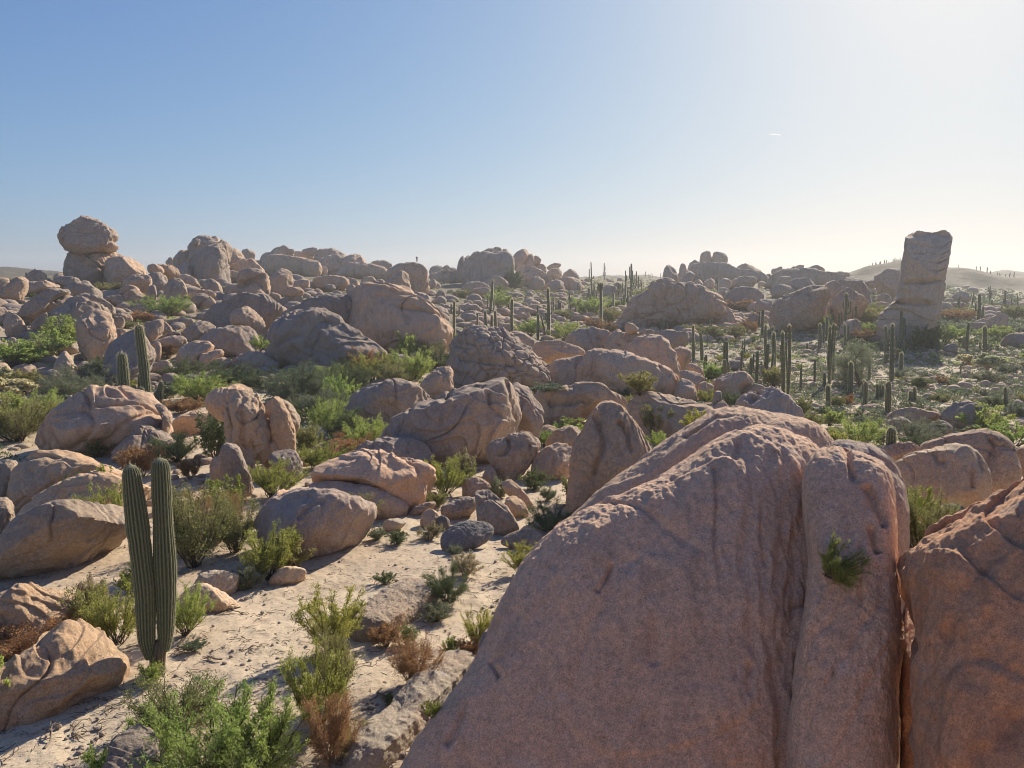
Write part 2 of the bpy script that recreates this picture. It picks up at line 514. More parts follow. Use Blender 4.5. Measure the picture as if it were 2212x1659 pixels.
    warp = np.stack([perlin(Pn * 1.7), perlin(Pn * 1.7 + 9), perlin(Pn * 1.7 + 21)], 1)
    dsp = am * (0.05 * perlin(Pn * 1.8) + 0.034 * fbm(Pn * 4.2 + 3, 3) + 0.012 * (0.5 - np.abs(perlin(Pn * 6.5 + 70))))
    # exfoliation sheets: smooth terraces along a tilted stack of shells
    tl = perlin(Pn * 1.25 + 40) * 2.2 + 0.7 * perlin(Pn * 2.6 + 11)
    fl = np.floor(tl * 2); stp = fl + sstep(tl * 2 - fl, 0.90, 1.0)
    dsp += am * opts.get('sheet', 1.0) * 0.024 * (stp - tl * 2 + 0.5)
    # a few natural cracks
    cr = np.abs(perlin((Pn + 0.25 * warp) * np.array([1.5, 1.1, 1.1]) + 60))
    ca = sstep(perlin(Pn * 1.1 + 80), -0.05, 0.3)
    cw = max(0.018, 1.6 / max(w, h))
    dsp -= am * opts.get('cr', 1.0) * 0.036 * np.exp(-(cr / cw) ** 2) * ca
    if 'rough' in opts:
        rs_ = opts.get('rs', 1.0)
        rg = 1 - np.abs(perlin((Pn + 0.1 * warp) * np.array([13, 7, 5.]) * rs_ + 5)) * 1.6
        dsp += opts['rough'] * (0.006 * rg + 0.005 * fbm(Pn * np.array([26, 20, 16.]) * rs_, 3)) / rs_ ** 0.5
    if opts.get('vor'):
        k = opts['vor']
        ed = worley_edge((Pn + 0.12 * warp) * np.array([k, k, k * 1.25]))
        dsp -= 0.030 * np.exp(-(ed / 0.07) ** 2) - 0.012 * sstep(ed, 0, 0.5)
    if opts.get('lay'):                     # horizontal beds, as on the tall pillar
        k = opts['lay']
        zz = V / s * k + 0.5 * perlin(Pn * 1.6) + 0.25 * perlin(Pn * 4 + 7)
        fz = zz - np.floor(zz)
        dsp -= opts.get('la', 1.0) * 0.020 * np.exp(-((fz - 0.5) / 0.10) ** 2) * sstep(perlin(Pn * 2 + 31), -0.3, 0.2)
    if opts.get('vg'):                      # vertical weathering grooves
        k = opts['vg']
        xx = (U - 0.25 * V * opts.get('vs', 1)) / s * k + 0.9 * perlin(Pn * 1.4 + 5) + 0.3 * perlin(Pn * 5)
        fz = np.abs(xx - np.floor(xx) - 0.5)
        dsp -= opts.get('va', 1.0) * 0.012 * np.exp(-(fz / 0.11) ** 2) * sstep(perlin(Pn * np.array([3.3, 3.3, 1.1]) + 12), 0.0, 0.35)
    X = X + N * (dsp * s)[:, None]
    for (cw_, dp, cpts) in opts.get('c', []):
        cq = np.array([plane(*tp(tg, *p)) for p in cpts])
        ww = perlin(Pn * 9 + 2) * 0.012 * s
        dd, tt = seg_dist(X[:, 0] + ww, X[:, 2] + ww, cq)
        wm = cw_ * px2m * (0.6 + 0.8 * np.abs(perlin(Pn * 6)))
        fade = np.where(tt > 0.85, (1 - tt) / 0.15, 1) * np.where(tt < 0.06, tt / 0.06, 1) if not opts.get('nofade') else 1
        g = np.exp(-(dd / wm) ** 2) * (Wd < 0.35 * T) * fade
        dv = np.stack([0 * dd, np.full(len(dd), 1.0), np.full(len(dd), -0.25)], 1)
        X = X + dv * (g * dp * px2m)[:, None]
    ctr_w = cen
    Wp = X[:, :1] * rt + X[:, 1:2] * fwd + X[:, 2:3] * up
    me = new_mesh(name, Wp, F, [M[opts.get('m', 'far' if R0 > 110 else ('mid' if R0 > 26 else 'near'))]])
    o = link(name, me, None, tuple(ctr_w))
    tag(o, label, cat, group)
    FOOT.append((cen[0], cen[1], w * px2m * 0.5, T))
    return o

def hash_str(s):
    h = 2166136261
    for ch in s: h = ((h ^ ord(ch)) * 16777619) & 0xffffffff
    return h

def run_rocks(text):
    for ln in text.strip().splitlines():
        ln = ln.strip()
        if not ln or ln.startswith('#'): continue
        parts = [p.strip() for p in ln.split('|')]
        tg, ps, label = parts[:3]
        opts = eval('dict(' + parts[3] + ')') if len(parts) > 3 and parts[3] else {}
        pts = [tuple(float(v) for v in p.split()) for p in ps.split(',')]
        name = opts.pop('n', 'boulder')
        make_rock(name, label, opts.pop('cat', 'boulder'), tg, pts, opts, opts.pop('gr', None))

def make_ridge_rock(name, label, A, B, width, height, mat, seed=3):
    """a long rock lying on the ground from A to B (picture points of its foot), boxy in section"""
    a, _ = foot(*A); b, _ = foot(*B); c = (a + b) / 2
    L = np.linalg.norm(b - a) / 2; u = (b - a) / np.linalg.norm(b - a)
    s = np.cross(u, [0, 0, 1.0]); s /= np.linalg.norm(s); w = np.cross(s, u)
    S, F = cube_sphere(130)
    e = 0.55
    def sp(x, k): return np.sign(x) * np.abs(x) ** k
    m = np.max(np.abs(S), axis=1)[:, None]
    Q = S * (1 - e) / m + S * e
    X = Q * np.array([L, width / 2, height])
    X[:, 2] += -0.12 * X[:, 1]
    P = X * 1.1 + seed * 7
    d = 0.10 * fbm(P * 1.0, 3) + 0.03 * fbm(P * 4, 4) + 0.012 * fbm(P * 16, 3)
    X = X + S * d[:, None]
    W = X[:, :1] * u + X[:, 1:2] * s + X[:, 2:3] * w
    o = link(name, new_mesh(name, W, F, [M[mat]]), None, tuple(c)); tag(o, label, 'boulder')
    FOOT.append((c[0], c[1], width, width))
    return o

# ================================================================ rocks
# each line: measuring tile | outline | label | options (g = ground line, st = rests on another rock, d = range in metres)
run_rocks('''
# --- giant boulders in front
B2|-2300 3200,-1770 1659,-1540 1360,-1310 1010,-1165 640,-1030 417,-880 222,-560 30,-230 -100,0 -225,240 -390,330 -430,430 -447,560 -447,660 -405,780 -350,870 -240,960 -170,1050 0,1090 300,1090 700,1060 1100,1010 1659,950 3200,-300 3700|giant rounded pinkish boulder filling the lower right of the picture|d=9.6,T=1.6,o=0.3,st=1,gr_=1.0,ck=1,tilt=1.25,e=0.66,q=1,a=0.28,f=0,rough=1.0,rs=2.4,vg=8,va=0.55,m='near',sheet=0.8,n='giant_boulder',c=[(9,14,[(250,-60),(285,-250)]),(10,16,[(300,-310),(310,-370),(330,-410)]),(7,10,[(135,-60),(140,200),(145,700)]),(7,10,[(700,60),(705,-60)]),(6,9,[(420,150),(410,620)]),(8,10,[(600,1050),(605,1550)]),(5,9,[(550,650),(520,760),(530,850)]),(5,9,[(610,650),(655,740),(650,800),(580,820),(570,900)]),(5,9,[(700,630),(720,710),(700,790),(730,880)]),(8,10,[(330,1150),(320,1350)]),(8,12,[(-560,740),(-500,640),(-480,560)]),(9,12,[(-1130,1240),(-1180,1120),(-1100,1050)]),(9,12,[(-1350,1440),(-1400,1560),(-1450,1640)]),(8,12,[(-700,-60),(-600,-140)]),(9,14,[(-250,900),(-230,1200)])]
B2|790 -170,850 -270,885 -290,1000 -300,1120 -278,1215 -220,1290 -190,1340 -60,1362 170,1370 330,1392 640,1402 900,1375 1100,1362 1350,1385 1450,1378 1659,1370 3000,1000 3300,700 3200,690 1659,710 1400,735 1150,750 980,785 850,810 680,824 500,830 320,790 100|long vertical slab of pink granite, parted from the giant boulder by a thin crack|d=9.6,T=1.55,o=0.3,st=1,gr_=1.0,ck=1,tilt=1.25,e=0.55,q=1.6,a=0.35,f=0,rough=1.5,rs=1.6,vg=5,va=1.2,m='near',sheet=0.7,n='granite_slab',c=[(9,16,[(1040,-270),(1070,-130),(1080,-20),(1100,60)]),(11,22,[(1170,70),(1200,130),(1250,260),(1270,340)]),(10,20,[(1200,330),(1215,430),(1235,500)]),(7,10,[(1125,430),(1130,620),(1128,850)])]
M2|-1000 1300,-882 1050,-650 830,-510 700,-250 530,0 368,100 288,200 223,330 208,480 228,640 264,780 290,890 330,945 400,968 462,972 545,960 700,800 1100,0 1500,-700 1600|broad domed boulder directly behind the giant pink boulder|d=15,t=0.75,st=1,gr_=1.01,a=0.3,rough=0.9,rs=2,vg=5,va=0.4,m='near',f=0,c=[(7,9,[(0,480),(100,430),(200,350),(300,350)])]
M2|880 700,930 560,963 520,968 430,1000 388,1100 397,1210 422,1290 462,1370 540,1402 620,1432 700,1450 850,1446 1150,1466 1300,1488 1500,1500 2000,1500 3600,1000 3900,800 2600|outer slab split off the giant pink boulder, seen edge on behind its right side|d=11.2,T=1.3,e=0.7,st=1,gr_=1.0,a=0.5,rough=1.0,vg=5,m='near',f=0,ck=1,n='split_slab'
B2|1380 2600,1400 1300,1430 900,1452 600,1476 552,1500 553,1543 620,1556 770,1552 960,1536 1200,1526 1659,1520 2700,1450 3200|broken flake of granite in the gap between the pink slab and the red boulder|d=9.9,T=0.9,e=0.7,ck=1,st=1,gr_=1.0,a=0.5,rough=1,m='near',f=1,tilt=1.25,n='rock_flake'
B2|1452 350,1510 280,1600 205,1700 130,1800 80,1960 10,2100 -50,2212 -95,2500 -220,2900 -200,3300 300,3400 1400,3200 2600,1700 2700,1530 1659,1540 1250,1556 900,1555 740,1520 600,1475 520|huge rust red boulder cut off by the right edge in the foreground|d=9.2,T=1.2,o=0.3,tilt=1.05,st=1,gr_=1.0,a=0.45,rough=2.0,m='red',f=0,vg=4,sheet=1.6,e=0.9,q=0.8,n='red_boulder',c=[(10,16,[(1460,350),(1580,250),(1700,180),(1780,110)])]
B1|875 935,900 830,940 750,963 775,920 860,890 940|small pale spur sticking up against the left edge of the giant boulder|st=1,d=11,m='near'
# --- behind the giant boulder, right edge
M2|1265 455,1330 402,1430 381,1510 384,1532 450,1510 540,1340 560|low pink boulder below the stubby cactus, behind the split slab|d=24,m='mid',st=1
M2|1522 400,1600 372,1740 340,1900 308,2050 320,2130 390,2180 480,2203 600,2150 720,2060 800,1900 800,1600 700,1520 550|big smooth boulder near the right edge with branching dark cracks|d=22,st=1,m='mid',t=0.8,f=1,a=0.5,gr_=1.0,c=[(4,5,[(1980,390),(2010,440),(2120,440),(2160,490)]),(4,5,[(2010,440),(1960,560),(1950,700)])]
M2|1320 560,1450 470,1600 430,1780 401,1880 410,1940 470,1990 560,2012 640,1990 740,1950 835,1850 870,1700 900,1550 900,1400 800|rounded knobbly boulder in front of the big smooth one at the right|d=18,st=1,m='pale',t=0.85,f=1,a=0.6,gr_=1.0,c=[(5,7,[(1620,480),(1650,540),(1700,560)]),(5,7,[(1880,420),(1900,500),(1930,640)]),(4,6,[(1870,720),(1860,600)])]
M2|1560 880,1620 812,1720 790,1820 800,1862 850,1820 960,1700 1020,1600 1000|half hidden grey boulder behind the dry branches right of the giant boulder|d=15.5,st=1,m='grey'
M2|1930 850,1960 780,2000 745,2055 790,2030 860|small dark round stone wedged below the knobbly boulder at the right|d=20,st=1,m='mid'
M2|2080 740,2150 665,2212 638,2320 650,2350 780,2212 840,2110 800|weathered brown rock at the right edge above the red boulder|d=17,st=1,m='mid',rough=1.5
M2|2168 430,2260 405,2330 620,2212 640,2188 500|pinkish boulder cut by the right edge beside the big smooth one|d=24,st=1,m='mid'
# --- left foreground
B0|0 640,60 590,150 520,250 478,380 488,460 540,512 640,530 700,480 780,400 862,330 900,200 920,50 900,-160 860,-220 720|rounded tan boulder with a crusty top at the left edge|m='tan',rough=1.5
B0|60 1080,150 980,300 880,450 820,540 793,620 820,680 880,740 960,782 1040,770 1130,700 1190,500 1290,300 1400,60 1520,-150 1560,-300 1500,-200 1220,-50 1130|long tan boulder lying in the left foreground with the cactus shadow across it|m='tan',t=1.1,g=1330,rough=0.8,f=4
B0|640 1800,720 1560,800 1470,880 1405,960 1395,1020 1480,1060 1700,900 1900|grey rock mostly hidden by the green bush at the bottom edge|m='grey'
B0|1160 560,1240 490,1330 478,1440 530,1560 600,1480 660,1300 660,1180 620|low pale humped rock just right of the double cactus|m='pale',g=640
M0|1240 1290,1290 1240,1400 1213,1520 1213,1572 1260,1560 1310,1480 1370,1330 1370|flat topped pale rock behind the low humped one|m='pale'
M0|1720 1285,1820 1200,1950 1188,1995 1240,1900 1300|pale rock at the foot of the leafy bush beside the sand|m='pale'
M0|-100 1110,0 1060,120 950,250 880,400 852,620 828,830 800,860 960,640 1060,500 1125,300 1170,100 1225,-100 1240|long low tan boulder left of the double cactus with bushes on its back|m='tan',t=1.2,f=3
M0|75 940,150 830,300 720,500 648,700 590,850 598,940 640,990 690,880 800,790 850,450 900,200 950|smooth tan slab boulder behind the long low one|m='tan',t=1.1,g=950
M0|85 560,200 470,350 444,550 453,700 500,790 595,800 660,650 700,350 740,200 790,90 850,60 700|broad low dome with a curved crack behind the double cactus|m='tan',g=800,c=[(5,6,[(170,520),(300,510),(420,545)]),(4,5,[(520,520),(640,545),(700,580)])]
M0|-80 560,0 518,40 513,120 528,155 600,130 690,90 760,20 800,-80 790|knobbly weathered boulder at the left edge, upper of two|m='tan',rough=2,f=5,g=790
M0|-80 760,20 730,80 768,92 850,72 905,20 960,-80 970|knobbly weathered boulder at the left edge, lower of two|m='tan',rough=2,f=5

# --- left middle group
M0|225 410,250 330,330 240,440 160,560 100,700 60,850 62,1000 120,1060 170,1115 240,1080 330,1050 450,900 470,650 455,320 450|large cracked boulder complex in the left middle distance carrying a round knob|m='mid',g=470,vor=2.2,f=4,t=1.1
M0|625 210,680 150,800 128,880 130,910 200,890 270,800 350,720 350,655 300|round ball of rock bulging from the front of the cracked complex|g=430,st=1,m='tan',t=1.3
M0|505 160,560 115,640 108,662 140,600 182,520 182|flat loaf shaped stone on the shoulder of the cracked complex|g=440,st=1,m='mid'
M0|710 450,800 370,920 290,1040 260,1090 330,1155 390,1060 450,900 490,780 480|broken grey blocks at the right foot of the cracked complex|m='grey',vor=2.5,f=6
M0|990 128,1060 138,1112 205,1108 260,1080 310,1040 310,1060 230,1030 175|curved flake peeling off the right side of the cracked complex|g=450,st=1,m='mid'
M0|1100 255,1180 202,1320 185,1435 212,1390 270,1300 330,1180 320|low slab between the cracked complex and the leaning rocks|m='tan'
M0|1332 100,1380 50,1480 15,1580 8,1660 50,1520 120,1460 230,1360 180|rounded brown boulder behind the tall leaning rock|m='tan',g=520,st=1
M0|1445 210,1470 130,1520 60,1600 42,1680 90,1712 180,1722 300,1745 400,1758 480,1700 540,1640 620,1560 600,1505 460,1480 330|tall leaning rock with vertical furrows in the left middle|m='tan',g=580,st=1,vg=4,va=1.5,c=[(7,12,[(1560,150),(1580,230),(1570,330),(1620,420)]),(5,8,[(1620,330),(1660,450),(1700,500)])],tilt=0.4,bk=0,ck=1,e=0.74,f=7,a=1.0,gr_=0.99,sheet=2,rough=2,t=0.8
M0|1745 260,1755 150,1775 82,1812 80,1855 150,1892 250,1915 320,1918 440,1850 450,1800 400,1760 330|thin upright fin of rock right of the tall leaning rock|m='tan',g=570,st=1,tilt=0.4,bk=0,ck=1,e=0.74,f=4,a=0.9,gr_=1.0,rough=2.5,t=0.8,sheet=2
M0|1690 110,1760 98,1860 100,1930 190,1960 260,1900 310,1850 340,1720 300|rounded rock standing behind the thin upright fin|m='tan',g=530,st=1,gr_=0.97
M0|1725 340,1800 350,1842 400,1870 440,1800 520,1730 520|smooth rock wedged between the leaning rock and the fin|m='tan',g=570,st=1
M0|1428 450,1465 395,1540 410,1572 480,1590 535,1630 600,1632 680,1560 735,1470 720,1448 600|knobbly pillar shaped rock in front of the tall leaning rock|m='mid',rough=2.5,f=6,vg=4,va=1.5,tilt=0.4,bk=0,ck=1,e=0.74
M0|1755 460,1830 425,1900 435,1942 480,1952 590,1900 630,1840 580,1765 540|pitted blocky rock right of the knobbly pillar|m='mid',rough=2.5,f=6,tilt=0.4,bk=0,ck=1,e=0.74
M0|1636 535,1690 508,1730 555,1700 605,1650 595|small rounded rock between the knobbly pillar and the pitted block|m='tan',g=640
M0|1350 540,1400 450,1440 470,1450 620,1380 650|dark rock in the shade left of the knobbly pillar|m='mid'
M0|1640 905,1700 830,1800 750,1950 722,2130 738,2300 755,2400 790,2412 880,2350 940,2250 1020,2100 1100,1980 1140,1800 1080,1690 1010|big smooth boulder beside the sandy path, nearest of three overlapping ones|m='near',t=1.1,q=1.2,g=1120,rough=0.6,c=[(6,8,[(1930,980),(2010,900),(2120,840)])]
M1|-230 660,-100 640,150 665,300 705,405 765,422 830,300 880,200 885,0 840|flat slab sandwiched between the two smooth boulders by the path|m='near',g=880,st=1,rough=0.6
M1|-195 625,-150 560,-50 490,60 456,200 453,350 480,480 520,570 560,605 600,560 645,522 745,470 785,420 765,380 730,150 680,-50 670|overhanging smooth boulder above the flat slab|m='near',g=850,st=1,t=1.2,q=1.2,rough=0.6,f=4,c=[(7,10,[(330,500),(400,520),(450,560),(520,640)])]
M0|1640 870,1700 800,1760 745,1830 690,1900 720,1800 800,1700 880|low rock behind the bush left of the three smooth boulders|m='near',g=900
M1|640 825,700 750,800 735,870 760,868 800,800 850,720 875|grey white flat stone in the cluster by the path|m='grey'
M1|865 740,880 690,940 684,1000 730,1050 790,1150 880,1155 930,1050 960,950 960,900 900,885 825|tilted tan boulder with a fold, front of the small cluster|m='tan',q=1.3,c=[(5,8,[(880,800),(950,760),(1010,760)])]
M1|780 650,820 608,900 612,972 670,990 715,900 745,800 730|wrinkled grey brown stone at the back of the small cluster|m='mid',rough=2
M1|1025 655,1080 620,1130 640,1250 745,1245 790,1180 770,1100 730|sloping tan stone at the right of the small cluster|m='tan',g=800
M1|1053 765,1090 718,1160 738,1222 830,1200 865,1080 855|egg shaped tan stone below the sloping one|m='tan'
M1|508 880,540 818,600 812,642 860,640 930,530 930|squat tan stone left of the grey slab|m='tan'
M1|620 840,700 880,712 920,650 940,620 900|small blue grey stone tucked beside the squat tan stone|m='grey'
M1|420 850,500 780,600 758,605 800,500 850|flat dark wedge of stone under the overhanging boulder|m='mid'
M1|270 912,310 868,400 868,425 900,350 945,280 955|rounded speckled stone left of the squat tan one|m='pale'
M1|640 1010,700 930,820 888,950 900,1000 960,900 1020,750 1065,660 1055|flat blue grey slab sunk in the sand below the small cluster|m='grey',t=0.3,f=0,tilt=2.3,a=0.5
M1|1020 1020,1130 950,1250 950,1330 1000,1290 1065,1100 1050|flat grey slab in the shade against the giant boulder|m='grey',t=0.3,f=0,tilt=2.3,a=0.5
M1|900 620,950 530,1000 560,1012 620,940 655|small dark rock behind the wrinkled stone|m='mid'
# --- centre
M1|-10 560,60 460,160 372,260 332,340 341,500 380,580 440,597 475,540 530,440 600,330 640,200 640,0 620,-30 600|smooth dome shaped boulder standing alone left of centre|g=600,m='mid'
T1|0 1400,60 1290,160 1200,260 1160,340 1168,500 1208,580 1268,598 1305,540 1370,440 1430,330 1465,200 1465,0 1445,-40 1430|smooth dome boulder behind the alone standing one, left of the long ridge|m='mid',g=1460
T1|190 1600,330 1470,430 1410,470 1368,600 1290,700 1258,820 1210,950 1188,1060 1195,1090 1280,1110 1400,1110 1520,1000 1600,850 1659,700 1740,480 1760,380 1740,200 1680|long whale backed boulder ridge in the middle of the picture|m='mid',g=1700,t=1.1,q=1.3,f=2,vg=3,c=[(7,12,[(700,1260),(690,1340),(650,1420)]),(7,10,[(470,1370),(440,1470),(380,1600)]),(8,14,[(1060,1200),(1065,1290),(1090,1380),(1130,1480)]),(9,12,[(880,1220),(860,1270),(890,1290),(920,1250)]),(6,9,[(930,1330),(940,1420),(1030,1480)])]
T1|1053 1245,1100 1188,1170 1173,1220 1210,1270 1290,1302 1350,1300 1440,1260 1515,1200 1500,1120 1450,1080 1360,1060 1300|egg shaped boulder standing against the right end of the whale backed ridge|m='mid',g=1640,st=1,t=1.2,rough=0.8,c=[(6,8,[(1150,1240),(1170,1330),(1140,1420)])]
M1|960 415,990 378,1050 368,1100 338,1180 320,1250 350,1277 400,1260 440,1228 500,1150 570,1070 615,1010 575,970 500|knobbly boulder pile below the egg shaped boulder|m='mid',g=630,rough=1.5,f=5,c=[(6,12,[(1075,370),(1095,430),(1060,480),(1000,490)]),(5,9,[(1215,400),(1220,490),(1180,540)])]
M1|1232 510,1270 440,1350 408,1430 398,1500 430,1492 500,1470 570,1400 620,1300 620,1240 580|dull grey boulder right of the knobbly pile|m='mid',g=620
M1|1280 295,1340 262,1400 292,1380 335,1310 345|small tan stone in the gap right of the egg shaped boulder|g=400
M1|1310 370,1420 292,1560 270,1550 345,1500 430,1380 400|pink slab left of the pointed boulder|m='mid',g=450
M1|1450 800,1458 640,1482 500,1522 380,1582 270,1642 150,1695 118,1785 128,1850 190,1920 270,2000 400,2038 480,1960 550,1850 640,1700 760,1560 850|tall pointed boulder with a sharp ridge just behind the giant boulder|m='mid',g=850,t=1.0,q=1.4,rough=1.0,vg=4,va=1.2,c=[(8,14,[(1640,170),(1690,290),(1700,380),(1660,480),(1640,600)]),(7,12,[(1790,220),(1850,330),(1880,420)])],bk=0,ck=1,f=1,a=0.6,e=0.9,gr_=1.0,tilt=0.5
T1|1240 1245,1350 1232,1450 1220,1560 1183,1700 1200,1830 1290,1832 1345,1600 1350,1500 1450,1310 1440,1290 1310|low broad boulder with an undercut hollow in the centre|m='mid',g=1450,f=1,c=[(9,16,[(1340,1330),(1450,1345),(1560,1320),(1610,1340)])]
T1|705 1150,720 1000,750 890,800 848,870 838,950 845,1100 880,1200 960,1260 1010,1322 1100,1322 1175,1280 1205,1190 1190,1100 1210,1000 1215,850 1225,735 1230|large boulder covered in a network of cracks in the centre|m='mid',g=1240,vor=6,t=1.1,q=1.4,f=3,c=[(8,12,[(770,1040),(900,1080),(1060,1110),(1240,1160)])]
T1|505 1200,560 1120,640 1080,700 1073,715 1110,712 1190,760 1240,700 1285,620 1310,560 1240|dark split boulder in the shade left of the cracked central one|m='mid',g=1300,vor=3
T1|630 1280,680 1215,740 1230,700 1290|small dark rock at the foot of the split boulder|m='mid',g=1310
# --- sculpted cluster right of centre
Z4|610 1060,660 985,780 950,960 933,1050 962,1095 990,1060 1060,1020 1150,900 1180,820 1210,700 1170,640 1110|flat topped boulder with small pits, right of the cracked central boulder|g=1300,m='mid',c=[(6,8,[(940,1030),(990,1070)])]
Z4|1018 1150,1050 1035,1100 960,1150 943,1197 960,1190 1040,1250 1060,1302 1100,1300 1240,1160 1230,1050 1200|wind carved boulder with a hooked top|g=1330,m='mid',st=1,c=[(6,9,[(1140,1110),(1165,1080)])]
Z4|1223 880,1260 858,1340 890,1367 930,1330 960,1250 970,1230 925|small round knob of rock balanced on the carved boulders|g=1330,st=1,m='mid',t=1.2
Z4|1195 1070,1230 960,1290 945,1380 960,1500 985,1460 1020,1300 1090,1240 1080|carved boulder under the small round knob|g=1330,st=1,m='mid'
Z4|1360 970,1420 935,1500 925,1535 960,1500 1010,1400 1010|low domed rock behind the lens shaped boulder|g=1340,st=1,m='mid'
Z4|1528 985,1640 935,1780 928,1882 958,1888 1000,1855 1070,1800 1125,1710 1130,1645 1050|lens shaped boulder resting on top of a smaller block|g=1340,st=1,m='mid'
Z4|1288 1130,1360 1030,1480 998,1580 1008,1680 1090,1732 1200,1782 1320,1786 1440,1600 1360,1400 1280,1290 1250|large half round boulder with a clean curved edge, centre right|g=1480,m='mid',st=1,t=0.8,f=1
Z4|1712 1138,1840 1103,1900 1140,1917 1200,1862 1280,1852 1350,1790 1340,1740 1210|block carrying the lens shaped boulder|g=1420,st=1,m='mid'
Z4|800 1300,850 1220,1000 1200,1200 1203,1300 1243,1450 1265,1600 1310,1700 1380,1732 1470,1722 1560,1640 1612,1540 1605,1450 1590,1240 1600,1050 1560,900 1505,830 1420|long loaf shaped boulder lying across the centre right|g=1620,m='mid',st=1,t=1.1,q=1.3,f=2,c=[(6,9,[(830,1350),(880,1420),(900,1480)]),(7,9,[(1560,1340),(1640,1420),(1700,1440)])]
Z4|400 1330,470 1258,700 1210,800 1223,800 1290,680 1500,640 1570,400 1530|pale smooth boulder right of the cracked central one|g=1570,m='mid',st=1
Z4|630 1530,700 1350,800 1220,900 1160,1010 1150,1100 1195,1000 1260,900 1500,900 1560|pale rounded boulder behind the left end of the long loaf|g=1580,m='mid',st=1
Z4|275 1160,300 1080,430 1058,600 1070,740 1118,797 1165,760 1205,600 1245,400 1255,310 1215|wedge shaped flat boulder perched beside the cracked central boulder|g=1470,st=1,m='mid',vor=3
Z4|20 1010,120 973,230 1000,322 1065,300 1140,200 1200,60 1200|rough boulder behind the top of the cracked central one|g=1350,st=1,m='mid'
Z4|1790 1400,1800 1365,1900 1363,1990 1390,2032 1440,1985 1500,1975 1650,1860 1560|columnar boulder at the right end of the central cluster|g=1640,m='mid',st=1
Z4|1983 1500,2020 1458,2070 1470,2078 1600,2060 1670,1990 1660|narrow upright block at the foot of the columnar boulder|g=1670,m='mid',st=1
Z4|2068 1490,2120 1478,2152 1530,2110 1630,2078 1610|small upright block next to the narrow one|g=1660,m='mid',st=1
Z4|1858 1290,1950 1288,2020 1330,2047 1400,2000 1420,1900 1370|rounded boulder behind the columnar one|g=1560,m='mid',st=1
Z4|1715 1385,1770 1390,1788 1450,1762 1530,1730 1510|small boulder squeezed in at the right tip of the long loaf|g=1600,m='mid',st=1
Z4|1735 1600,1800 1448,1880 1458,1960 1530,1972 1650,1850 1690,1750 1640|round boulder below the right tip of the long loaf|g=1680,m='mid'
T2|195 1190,205 1160,250 1130,360 1100,440 1108,462 1160,400 1195,362 1225,372 1280,270 1290,210 1240|brown flat topped boulder on the near edge of the cactus flat|m='mid',g=1270
T2|362 1230,400 1185,480 1173,562 1215,480 1250,380 1270|striped low boulder behind the furrowed pink one|g=1270
T2|335 1380,360 1310,420 1248,500 1220,600 1223,680 1270,740 1330,787 1400,785 1480,600 1480,400 1450|furrowed pink boulder rising just behind the broad dome|m='near',g=1500,rough=1.2,vg=5,va=1.5,c=[(9,16,[(430,1340),(480,1280)]),(9,16,[(470,1260),(500,1230)])]
T1|1870 1340,1900 1280,1980 1248,2100 1248,2212 1270,2330 1310,2452 1400,2465 1450,2300 1540,2200 1560,2000 1540,1900 1470|rounded grey boulder with a bush in front, behind the pointed one|m='mid',g=1560
T2|205 1340,240 1290,290 1308,302 1350,250 1385|small egg shaped stone left of the furrowed pink boulder|g=1400,m='mid'
T2|245 1385,280 1358,320 1372,318 1400,260 1408|small round stone at the rim of the broad dome|g=1430,m='mid'
T2|190 1270,230 1200,255 1240,250 1290,210 1310|small rock between the narrow blocks and the furrowed boulder|g=1330,m='mid'
# --- boulders on the right flat
T2|1680 1370,1760 1310,1850 1293,1940 1330,1990 1400,1960 1480,1850 1500,1750 1470,1690 1430|big grey boulder with a green bush at its side on the right flat|m='grey',g=1480
T2|1310 1400,1400 1340,1500 1343,1685 1380,1640 1410,1500 1450,1330 1460|low striped slab on the right flat behind the stubby cactus|g=1440
T2|1310 1440,1400 1385,1500 1408,1482 1460,1330 1480|darker lobe at the front of the low striped slab|g=1465
T2|1575 1490,1650 1410,1720 1428,1752 1480,1680 1530,1590 1520|rounded stone half covered by grey bushes on the right flat|m='grey',g=1510
T2|955 1480,1000 1443,1048 1470,1032 1520,970 1520|small round stone among bushes behind the split slab|g=1510
T2|1990 1425,2040 1378,2082 1430,2060 1495,2000 1485|small tan boulder right of the big grey one|g=1480
T2|2000 1510,2060 1460,2145 1450,2140 1510|flat tan stone near the right edge of the flat|g=1500
T2|2148 1470,2212 1438,2260 1500,2160 1510|smooth stone at the right edge of the flat|g=1500
T2|900 1510,930 1490,962 1520,940 1560|brown stone just behind the crest of the broad dome|g=1540
T2|250 1060,300 1025,392 1025,402 1062,350 1092,260 1082|dark low slab on the scrub flat behind the central cluster|g=1085
T2|408 1065,450 1028,472 1060,450 1088|round brown stone right of the dark low slab|g=1085
T2|488 1065,540 1045,568 1070,540 1097,500 1092|squat stone at the foot of the tapered cactus|g=1090
T2|1608 990,1640 968,1647 1000,1612 1008|small pointed stone near the foot of the pillar|g=1005
T2|1540 1010,1580 980,1605 1010,1560 1030|low rounded stone right of the pillar's foot|g=1025
T2|1188 875,1230 853,1282 870,1262 900,1200 900|pale rounded stone beside the bright green bush left of the pillar|g=900
T2|1860 1050,1900 970,1940 1000,1930 1040|grey wedge stone left of the three armed cactus|g=1050
T2|1960 760,2060 725,2110 728,2112 800,2000 830,1900 860,1850 800|dark broad rock in the scrub right of the pillar|g=840
T2|1845 800,1880 780,1990 790,1960 850,1880 850|low rock left of the dark broad one|g=850
T2|2060 910,2130 850,2212 838,2290 860,2260 930,2100 945|rounded grey rock mass at the right edge above the chollas|g=940
T2|1740 600,1800 578,1862 590,1860 640,1750 650|dark boulder on the slope right of the pillar, the upper one|g=650
T2|1718 662,1800 650,1862 670,1800 702|flat stone below the dark boulder right of the pillar|g=700
